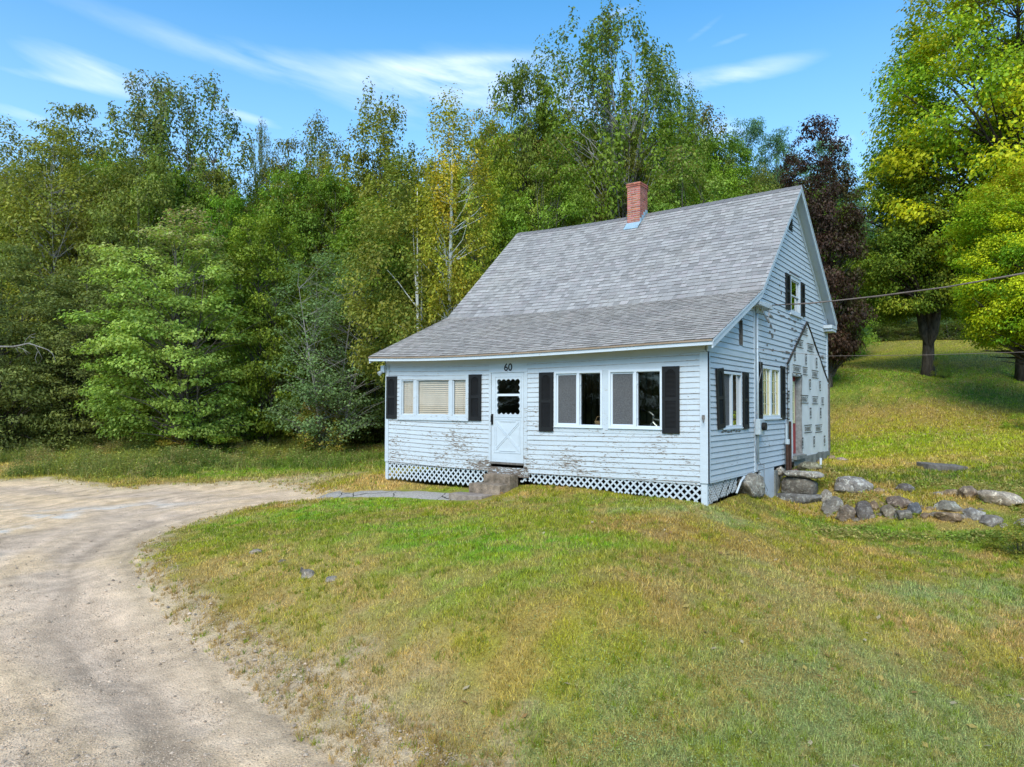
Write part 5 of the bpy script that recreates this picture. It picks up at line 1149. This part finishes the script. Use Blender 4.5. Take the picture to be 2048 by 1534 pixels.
def proto(seed, prof, Rm, base, ncl, cr, nl, size, pal, H=10., stems=1, lean=.0, plume=0, flat=.5, fill=.35, tr=.16, barkm=None, sym=True, up=.75, tip=None, asp=.62, limb=.55, lumps=.28, uneven=.35, top=.9, lmin=.06):
    g = np.random.default_rng(seed); T = MB()
    st = []
    for k in range(stems):
        an = g.uniform(0, 2*PI) if stems > 1 else 0; sp = (g.uniform(.25, .6)*Rm*lean if stems > 1 else lean*Rm); pts = []; rr = []
        dx, dy = math.cos(an+2*PI*k/stems)*sp, math.sin(an+2*PI*k/stems)*sp; w1, w2 = g.uniform(0, 6, 2); hh = H*(top-.12*k*(stems > 1))
        for j in range(13):
            u = j/12; pts.append((dx*u**.8+.12*math.sin(u*5+w1)*Rm*.2+(.12*math.cos(an+2*PI*k/stems) if stems > 1 else 0), dy*u**.8+.12*math.sin(u*4+w2)*Rm*.2+(.12*math.sin(an+2*PI*k/stems) if stems > 1 else 0), -.35+(hh+.35)*u)); rr.append(tr*(1-u*.88)*(1.35 if j == 0 else 1)*(1 if stems == 1 else .62))
        T.tube(pts, rr, 8); st.append(np.array(pts))
    # foliage clumps
    u = g.random(ncl*3); pr = PROF[prof](u); keep = g.random(len(u)) < (pr*.9+.12); u = u[keep][:ncl]; pr = PROF[prof](u); m = len(u)
    th = g.uniform(0, 2*PI, m); rad = np.where(g.random(m) < fill, g.uniform(.1, .75, m), g.uniform(.72, 1.0, m))
    z = H*base+(H*(1-base))*u; lump = 1+lumps*(fbm(np.cos(th)*1.6+5, np.sin(th)*1.6+5, z*.35, s=seed, o=2)*2-1)*1.8
    R = Rm*pr*rad*lump; C_ = np.c_[np.cos(th)*R, np.sin(th)*R, z-uneven*(R/Rm)*0.6*(1-u)]
    if not sym: C_[:, 0] += .15*Rm*np.sin(z)
    C_[:, :2] += st[0][-1][:2]*((z/H)[:, None])*(.6 if stems == 1 else 0)
    sz = cr*g.uniform(.55, 1.25, m)*(1-.22*u); RR = np.c_[sz, sz, sz*flat]
    if plume: RR = np.c_[sz*.6, sz*.6, sz*(.6+plume*(.4+u))]
    nn = (nl*(sz/cr)**2*(1.05-.25*u)).astype(int)+6
    V, F, cc = leaves(C_, RR, nn, size, pal, seed+1, asp, up, tipcol=tip, H=H)
    # limbs to many of the clumps
    for i in np.argsort(-sz)[:int(m*limb)]:
        c = C_[i]; s_ = st[g.integers(0, len(st))]; zc = max(c[2]-g.uniform(.4, 1.0)*(np.hypot(c[0], c[1])*.75+.4), H*lmin); j = np.argmin(abs(s_[:, 2]-zc)); a = s_[j]
        md = a*.45+c*.55; md[2] += .10*np.hypot(*(c-a)[:2])-.1; r0 = tr*(1-s_[j][2]/H*.85)*.34*(.5+sz[i]/cr*.5); T.tube([tuple(a), tuple(a*.7+md*.3+g.normal(0, .05, 3)), tuple(md+g.normal(0, .06, 3)), tuple(c)], [r0, r0*.75, r0*.5, r0*.18], 5, False)
    tm = bpy.data.meshes.new('trunk'); tm.from_pydata(T.v, [], T.f); tm.polygons.foreach_set('use_smooth', [True]*len(T.f)); tm.materials.append(barkm or M_bark); tm.update()
    cm = np_mesh('crown', V, F, cc); cm.materials.append(M_leaf)
    return tm, cm, H, Rm
Gm = [(0.120, 0.184, 0.023), (0.149, 0.236, 0.027), (0.199, 0.289, 0.037), (0.260, 0.333, 0.047)]
Gl = [(0.210, 0.289, 0.053), (0.260, 0.350, 0.063), (0.319, 0.394, 0.078), (0.180, 0.263, 0.042)]
Gd = [(0.120, 0.131, 0.032), (0.160, 0.170, 0.040), (0.217, 0.215, 0.052), (0.097, 0.105, 0.027)]
Go = [(0.210, 0.219, 0.039), (0.263, 0.263, 0.046), (0.175, 0.201, 0.039), (0.298, 0.263, 0.052)]
Gy = [(0.298, 0.350, 0.020), (0.420, 0.455, 0.024), (0.228, 0.333, 0.026), (0.525, 0.490, 0.026), (0.175, 0.280, 0.026)]
PRO = dict(
    maple=proto(11, 'edge', 3.2, .07, 290, .78, 230, .135, Gl, stems=5, lean=.7, flat=.38, tip=(.34, .25, .13), barkm=M_bark, tr=.14, up=.9, lumps=.3),
    maple2=proto(12, 'ovate', 2.6, .06, 270, .74, 210, .13, Gm, stems=2, lean=.4, flat=.45, tr=.14),
    dark=proto(13, 'edge', 2.9, .02, 300, .80, 210, .145, Gd, stems=3, lean=.5, flat=.42, up=.45, asp=.42, tr=.13),
    olive=proto(14, 'round', 2.9, .16, 300, .70, 170, .115, Go, stems=2, lean=.7, flat=.7, barkm=M_barkl, tr=.12, limb=.7),
    ash=proto(15, 'ovate', 2.5, .2, 210, .74, 170, .125, [(0.155, 0.216, 0.029), (0.201, 0.256, 0.038), (0.237, 0.240, 0.048)], stems=2, lean=.5, plume=.22, tip=(.20, .19, .11), tr=.12, limb=.8, lumps=.4),
    big=proto(16, 'ovate', 3.5, .06, 430, .76, 175, .125, [(0.155, 0.240, 0.021), (0.201, 0.280, 0.029), (0.128, 0.200, 0.019), (0.255, 0.304, 0.048)], stems=5, lean=.6, plume=.28, tip=(.19, .22, .10), barkm=M_barkl, tr=.17, limb=.75, lumps=.38),
    poplar=proto(17, 'ovate', 2.1, .12, 260, .64, 170, .12, [(0.240, 0.272, 0.024), (0.304, 0.304, 0.030), (0.192, 0.240, 0.024)], stems=1, plume=.35, tip=(.26, .24, .05), tr=.14, lumps=.4),
    birch=proto(18, 'round', 2.2, .28, 230, .62, 140, .115, [(0.240, 0.256, 0.048), (0.304, 0.272, 0.048), (0.176, 0.208, 0.036), (0.352, 0.304, 0.060)], stems=3, lean=.45, flat=.8, barkm=M_birch, tr=.15, limb=.08),
    yellow=proto(19, 'ovate', 1.35, .42, 190, .52, 150, .085, [(0.52, 0.46, 0.04), (0.40, 0.42, 0.04), (0.320, 0.320, 0.036), (0.58, 0.44, 0.036)], stems=1, lean=.05, plume=.5, barkm=M_birch, tr=.13, limb=.35, top=.97),
    sugar=proto(20, 'round', 4.1, .25, 620, .82, 400, .105, Gy, stems=1, flat=.42, fill=.3, barkm=M_barkd, lmin=.22, tr=.24, limb=.4, lumps=.3, up=1.0, tip=(.40, .27, .02)),
    sugar2=proto(21, 'round', 3.5, .28, 380, .82, 320, .12, [(0.176, 0.272, 0.024), (0.240, 0.320, 0.030), (0.144, 0.224, 0.024), (0.320, 0.368, 0.036)], stems=1, flat=.42, barkm=M_barkd, lmin=.30, tr=.34, limb=.4, up=1.0),
    copper=proto(22, 'ovate', 2.6, .12, 300, .74, 220, .135, [(0.064, 0.035, 0.024), (0.088, 0.048, 0.031), (0.048, 0.029, 0.020), (0.080, 0.072, 0.024)], stems=1, flat=.5, barkm=M_bark, tr=.16, tip=(.09, .05, .045)),
    pine=proto(23, 'ovate', 2.3, .10, 300, .62, 300, .12, [(0.088, 0.160, 0.066), (0.120, 0.200, 0.078), (0.072, 0.128, 0.054)], stems=1, flat=.4, asp=.32, tr=.18, up=.3, uneven=.9),
    sparse=proto(24, 'round', 2.6, .06, 230, .66, 120, .11, [(0.176, 0.272, 0.102), (0.208, 0.304, 0.120), (0.144, 0.224, 0.072)], stems=4, lean=1.1, flat=.6, barkm=M_barkl, tr=.11, limb=1.0),
    shrub=proto(25, 'edge', 1.6, .0, 60, .55, 90, .12, [(0.128, 0.192, 0.036), (0.192, 0.240, 0.048), (0.272, 0.240, 0.060), (0.096, 0.144, 0.024)], H=3., stems=4, lean=.9, flat=.6, tr=.04, barkm=M_bark, lumps=.4))
def tree(name, label, cat, pr, px, t, top, wid, tint=(1, 1, 1), group=None, rot=None, base=None, zoff=0, lift=0):
    tm, cm, H_, R_ = PRO[pr]; p = PT(px, 811, t); bx = PT(base, 811, t) if base else p; z = H1(bx[0], bx[1])+zoff
    h = PT(px, top, t)[2]-z; r = wid*t/FPX/2; root = empty(name, (bx[0], bx[1], z), random.uniform(0, 6.28) if rot is None else rot)
    k = h/H_*1.02; kr = r/R_*.98; root.scale = (kr, kr, k)
    tr_ = bpy.data.objects.new('trunk', tm); COL.objects.link(tr_); tr_.parent = root
    c = bpy.data.objects.new('crown', cm); COL.objects.link(c); c.parent = root; c.color = (*tint, 1)
    c.location = (0, 0, lift*H_); c.scale = (1, 1, 1-lift)
    if base:
        dd = Matrix.Rotation(-root.rotation_euler.z, 3, 'Z')@Vector((p[0]-bx[0], p[1]-bx[1], 0)); c.location = (dd.x/kr, dd.y/kr, lift*H_)
    tag(root, label, cat, group); return root
# trees one can pick out, left to right: prototype, centre px, distance, top py, width px
TL = [('maple', 'maple_tree', 'bright green multi stemmed maple, broadest at the wood edge, stems forking at the drive', 357, 29.5, 432, 320, (1.25, 1.3, 1.4), 390),
      ('maple2', 'maple_tree', 'tall young maple with a yellowish top just right of the broad bright maple', 530, 31.5, 425, 185, (1.35, 1.2, .9), None),
      ('sparse', 'apple_tree', 'thin leaved grey green tree with pale crooked bare limbs left of the house', 660, 29.5, 500, 250, (1, 1, 1), None),
      ('dark', 'beech_tree', 'dark grey green drooping tree at the far left edge of the picture', 10, 31, 500, 280, (1.05, 1.22, 1.35), None),
      ('dark', 'beech_tree', 'dark grey green tree between the far left edge and the bright maple', 165, 32, 545, 250, (1.1, 1.28, 1.4), None),
      ('olive', 'willow_tree', 'olive brown feathery tree with white limbs, high at the left', 150, 39, 275, 290, (1.1, 1.15, 1.1), None),
      ('olive', 'willow_tree', 'olive tree cut by the left edge, thin top against the sky', -20, 42, 265, 260, (.95, .95, 1), None),
      ('dark', 'oak_tree', 'dark tree rising behind the olive trees at left', 130, 47, 225, 250, (1.3, 1.3, .8), None),
      ('ash', 'ash_tree', 'taller left one of two airy ash trees against the clouds', 290, 42, 172, 225, (1, 1, 1), None),
      ('ash', 'ash_tree', 'right one of two airy ash trees against the clouds', 398, 41, 182, 215, (.95, 1.05, 1), None),
      ('dark', 'hazel_tree', 'dusky green tree filling the gap below the two ash trees', 300, 36, 330, 230, (1.2, 1.4, 1.1), None),
      ('maple2', 'maple_tree', 'fresh green maple showing above and between the two front maples', 462, 37, 385, 150, (1.05, 1.25, .8), None),
      ('dark', 'oak_tree', 'dark rounded treetop right of the thin spire', 560, 46, 292, 130, (1.2, 1.15, .75), None),
      ('ash', 'poplar_tree', 'very thin spire shaped treetop right of the two ash trees', 513, 46, 262, 60, (1, 1, 1), None),
      ('ash', 'ash_tree', 'feathery treetop over the thin leaved grey green tree', 635, 45, 258, 170, (1.05, 1, 1), None),
      ('maple2', 'maple_tree', 'green maple with upright sprays behind the yellow topped maple', 590, 37, 330, 170, (1.1, 1.15, .9), None),
      ('maple2', 'maple_tree', 'mid green maple behind the crooked limbs, left of the poplar', 655, 36, 345, 160, (1.0, 1.05, .9), None),
      ('poplar', 'poplar_tree', 'yellow green pointed poplar left of the yellow birch', 755, 38, 200, 190, (1, 1, 1), None),
      ('birch', 'birch_tree', 'olive leaved clump of white birch stems left of the roof', 805, 27, 330, 240, (.95, 1.05, .95), 855),
      ('yellow', 'birch_tree', 'slender white birch with golden leaves over the roof slope', 900, 25.5, 212, 165, (1, 1, 1), None),
      ('maple2', 'maple_tree', 'maple with dark bronze top left of the tallest tree', 1040, 38, 118, 170, (.95, .85, .8), None),
      ('maple', 'maple_tree', 'yellow green maple right behind the golden birch', 975, 34, 225, 190, (1.05, 1.05, .45), None),
      ('big', 'silver_maple', 'tallest tree, wide with upright sprays, behind the chimney', 1215, 38, 38, 340, (1, 1, 1), None),
      ('big', 'silver_maple', 'lower right shoulder tree of the tallest one, sprays leaning right', 1330, 40, 150, 190, (.9, 1.0, 1), None),
      ('maple', 'maple_tree', 'light green maple just right of the chimney', 1360, 32, 300, 230, (.85, 1.0, .75), None),
      ('maple', 'maple_tree', 'light green maple above the middle of the roof ridge', 1110, 33, 290, 230, (.75, .9, .5), None),
      ('ash', 'ash_tree', 'reddish twiggy treetop right of the tallest tree', 1400, 44, 232, 190, (1.05, .9, .9), None),
      ('maple2', 'maple_tree', 'bright maple nearest the ridge between chimney and gable peak', 1435, 33, 330, 120, (1.2, 1.25, .7), None),
      ('maple2', 'maple_tree', 'mid green maple top filling the skyline between the tallest tree and the pines', 1440, 41, 262, 170, (1.0, 1.1, .9), None),
      ('pine', 'pine_tree', 'blue green pine left of the copper tree, its top the higher', 1500, 52, 248, 150, (1.1, 1.2, 1.2), None),
      ('pine', 'pine_tree', 'second blue green pine close left of the copper tree', 1555, 50, 268, 140, (1, 1.1, 1), None),
      ('olive', 'willow_tree', 'pale olive tree behind the gable peak', 1520, 40, 335, 130, (1.0, 1.1, 1.3), None),
      ('pine', 'pine_tree', 'pale blue green pine right of the copper tree', 1660, 54, 285, 140, (1.4, 1.45, 1.5), None),
      ('copper', 'copper_maple', 'dark purple leaved maple behind the gable end', 1636, 30, 252, 175, (1, 1, 1), 1662),
      ('sugar2', 'sugar_maple', 'green maple with a thick split grey trunk in the back yard', 1840, 33.5, 285, 260, (1, 1, 1), 1857),
      ('sugar', 'sugar_maple', 'huge yellow green maple filling the upper right corner', 2060, 33, -120, 560, (1.2, 1.25, .8), 2050),
      ('sugar', 'sugar_maple', 'golden green maple cut by the right edge, lower and nearer', 2100, 25, 335, 360, (1.15, 1.3, .8), None),
      ('maple2', 'maple_tree', 'olive tree low behind the left end of the roof', 745, 34, 400, 200, (1.05, 1.05, .8), None),
      ('dark', 'beech_tree', 'shadowy tree beside the left corner of the house', 730, 33, 560, 180, (.7, .8, .5), None)]
CT = {'maple_tree': 'maple', 'apple_tree': 'tree', 'beech_tree': 'tree', 'willow_tree': 'tree', 'oak_tree': 'tree', 'ash_tree': 'ash', 'hazel_tree': 'tree', 'poplar_tree': 'tree', 'birch_tree': 'birch', 'silver_maple': 'tree', 'pine_tree': 'pine', 'copper_maple': 'maple', 'sugar_maple': 'maple'}
for (pr, nm, lb, px, t, top, wd, tn, bs) in TL: tree(nm, lb, CT[nm], pr, px, t, top, wd, tn, base=bs, lift={'golden green': .10}.get(next((q for q in ('golden green',) if lb.startswith(q)), ''), 0))
# the rest of the wood behind them
sky_px = [-200, 0, 60, 300, 400, 460, 520, 630, 700, 760, 850, 960, 1040, 1145, 1250, 1320, 1370, 1450, 1550, 1660, 1760, 2150]
sky_py = [330, 330, 255, 250, 250, 285, 290, 280, 280, 250, 270, 250, 210, 180, 180, 190, 240, 290, 300, 330, 400, 420]
k = 0
for row, (t, dpx, lo) in enumerate(((39, 105, 55), (46, 95, 20), (55, 85, 30))):
    px = -190+row*30
    while px < (1480 if row < 1 else 1700):
        top = float(np.interp(px, sky_px, sky_py))+lo+random.uniform(0, 60); pr = ('maple2', 'dark', 'maple', 'olive', 'dark')[k % 5]; g_ = random.uniform(.95, 1.35)
        tree('forest_tree', 'leafy tree packed in the wood behind the front trees', 'tree', pr, px+random.uniform(-20, 20), t+random.uniform(-2, 2), top, random.uniform(170, 230), (g_, g_*1.03, g_*.8), 'trees packed in the wood behind'); px += dpx; k += 1
for row, (t, lo) in enumerate(((72, 40), (84, 0), (97, -30))):
    px = 1660+row*15
    while px < 2250:
        g_ = random.uniform(.6, .95); tree('forest_tree', 'dark tree at the wood edge beyond the back field', 'tree', ('dark', 'pine', 'maple2')[k % 3], px, t+random.uniform(-3, 3), 440+lo+random.uniform(-20, 40), random.uniform(110, 160), (g_, g_, g_*.85), 'trees at the wood edge beyond the field'); px += 62; k += 1
# low growth under the trees
px = -100; 
while px < 780:
    tree('shrub', 'low leafy shrub in the shade under the wood edge', 'shrub', 'shrub', px, random.uniform(32.5, 35), 800+random.uniform(-50, 30), random.uniform(90, 140), (lambda g: (g, g, g*.9))(random.uniform(.6, 1.1)), 'shrubs under the wood edge'); px += 42
for px in range(1680, 2240, 45): tree('shrub', 'dark bush at the foot of the far wood', 'shrub', 'shrub', px, 68+random.uniform(-2, 3), 640+random.uniform(-15, 15), 70, (.55, .6, .5), 'bushes at the foot of the far wood')
tree('shrub', 'small leafy sprout growing at the foot of the split maple trunk', 'shrub', 'shrub', 1885, 32.8, 705, 30, (1, 1.2, .8)); tree('shrub', 'yellow green bush at the right edge of the back slope', 'shrub', 'shrub', 2040, 24, 825, 60, (1.6, 1.8, .8)); tree('shrub', 'tuft of brown and green weeds at the right edge by the boulders', 'shrub', 'shrub', 2035, 12.2, 1040, 110, (1.4, 1.2, .9))
tree('shrub', 'goldenrod bush beside the forked stems of the bright maple', 'shrub', 'shrub', 430, 29, 855, 90, (1.3, 1.6, .8)); tree('shrub', 'brownish bush left of the forked stems of the bright maple', 'shrub', 'shrub', 345, 29, 868, 80, (1.6, 1.2, .8))
tree('shrub', 'leafy brownish thicket near the left corner of the house', 'shrub', 'shrub', 640, 29, 800, 120, (1.3, 1.0, .8))
# broken grey limb stub on the split maple, dead branch entering at the left edge
s = MB(); a = Vector(PT(1858, 811, 33.3)); zz = H1(a.x, a.y); a.z = zz+1.1; s.tube([a+Vector((.02, 0, 0)), a+Vector((.20, 0, .9)), a+Vector((.34, .1, 1.7)), a+Vector((.42, .1, 2.1))], [.05, .22, .19, .12], 9); s.tube([a+Vector((-.02, 0, .1)), a+Vector((-.16, 0, 1.0)), a+Vector((-.42, .2, 2.6))], [.05, .22, .17], 9)
tag(s.build('split_limbs', M_barkd, smooth=True), 'dead split limbs rising from the thick maple trunk', 'limb')
s = MB(); Q = lambda zx, zy, t=13: Vector(PT(zx/8.533, 600+zy/8.533, t))
s.tube([Vector(PT(-200, 705, 13)), Q(-100, 800), Q(0, 795), Q(220, 795), Q(340, 775), Q(480, 740), Q(560, 760), Q(680, 800), Q(820, 850), Q(900, 920), Q(950, 1050)], [.03, .022, .018, .016, .014, .012, .010, .009, .007, .005, .003], 6)
for P_ in (((410, 750), (440, 680), (520, 600), (610, 570)), ((520, 630), (600, 645)), ((600, 780), (660, 880), (720, 990), (660, 1090)), ((640, 880), (600, 1000), (630, 1080)), ((300, 810), (390, 830), (470, 940)), ((390, 830), (520, 920)), ((270, 810), (310, 890)), ((480, 740), (530, 710))):
    s.tube([Q(*q) for q in P_], .004, 5)
tag(s.build('dead_branch', M_barkl, smooth=True), 'bare pale dead branch reaching in from the left edge', 'branch')

# the wood on the other side of the drive, behind the viewpoint: what the front windows mirror
for i in range(17):
    an = math.radians(-100+i*12.5); rr = random.uniform(27, 34); fx = -CF[0]*math.cos(an)+CR[0]*math.sin(an); fy = -CF[1]*math.cos(an)+CR[1]*math.sin(an)
    x, y = CAM[0]+fx*rr, CAM[1]+fy*rr; tm, cm, H_, R_ = PRO[('dark', 'maple2', 'maple')[i % 3]]; root = empty('roadside_tree', (x, y, H1(x, y)), random.uniform(0, 6.28)); k = random.uniform(.85, 1.15); root.scale = (1.25*k, 1.25*k, k)
    for nm, m in (('trunk', tm), ('crown', cm)):
        o = bpy.data.objects.new(nm, m); COL.objects.link(o); o.parent = root; o.color = (.8, .8, .7, 1)
    tag(root, 'roadside tree opposite the house, mirrored in its front windows', 'tree', 'trees opposite the house')
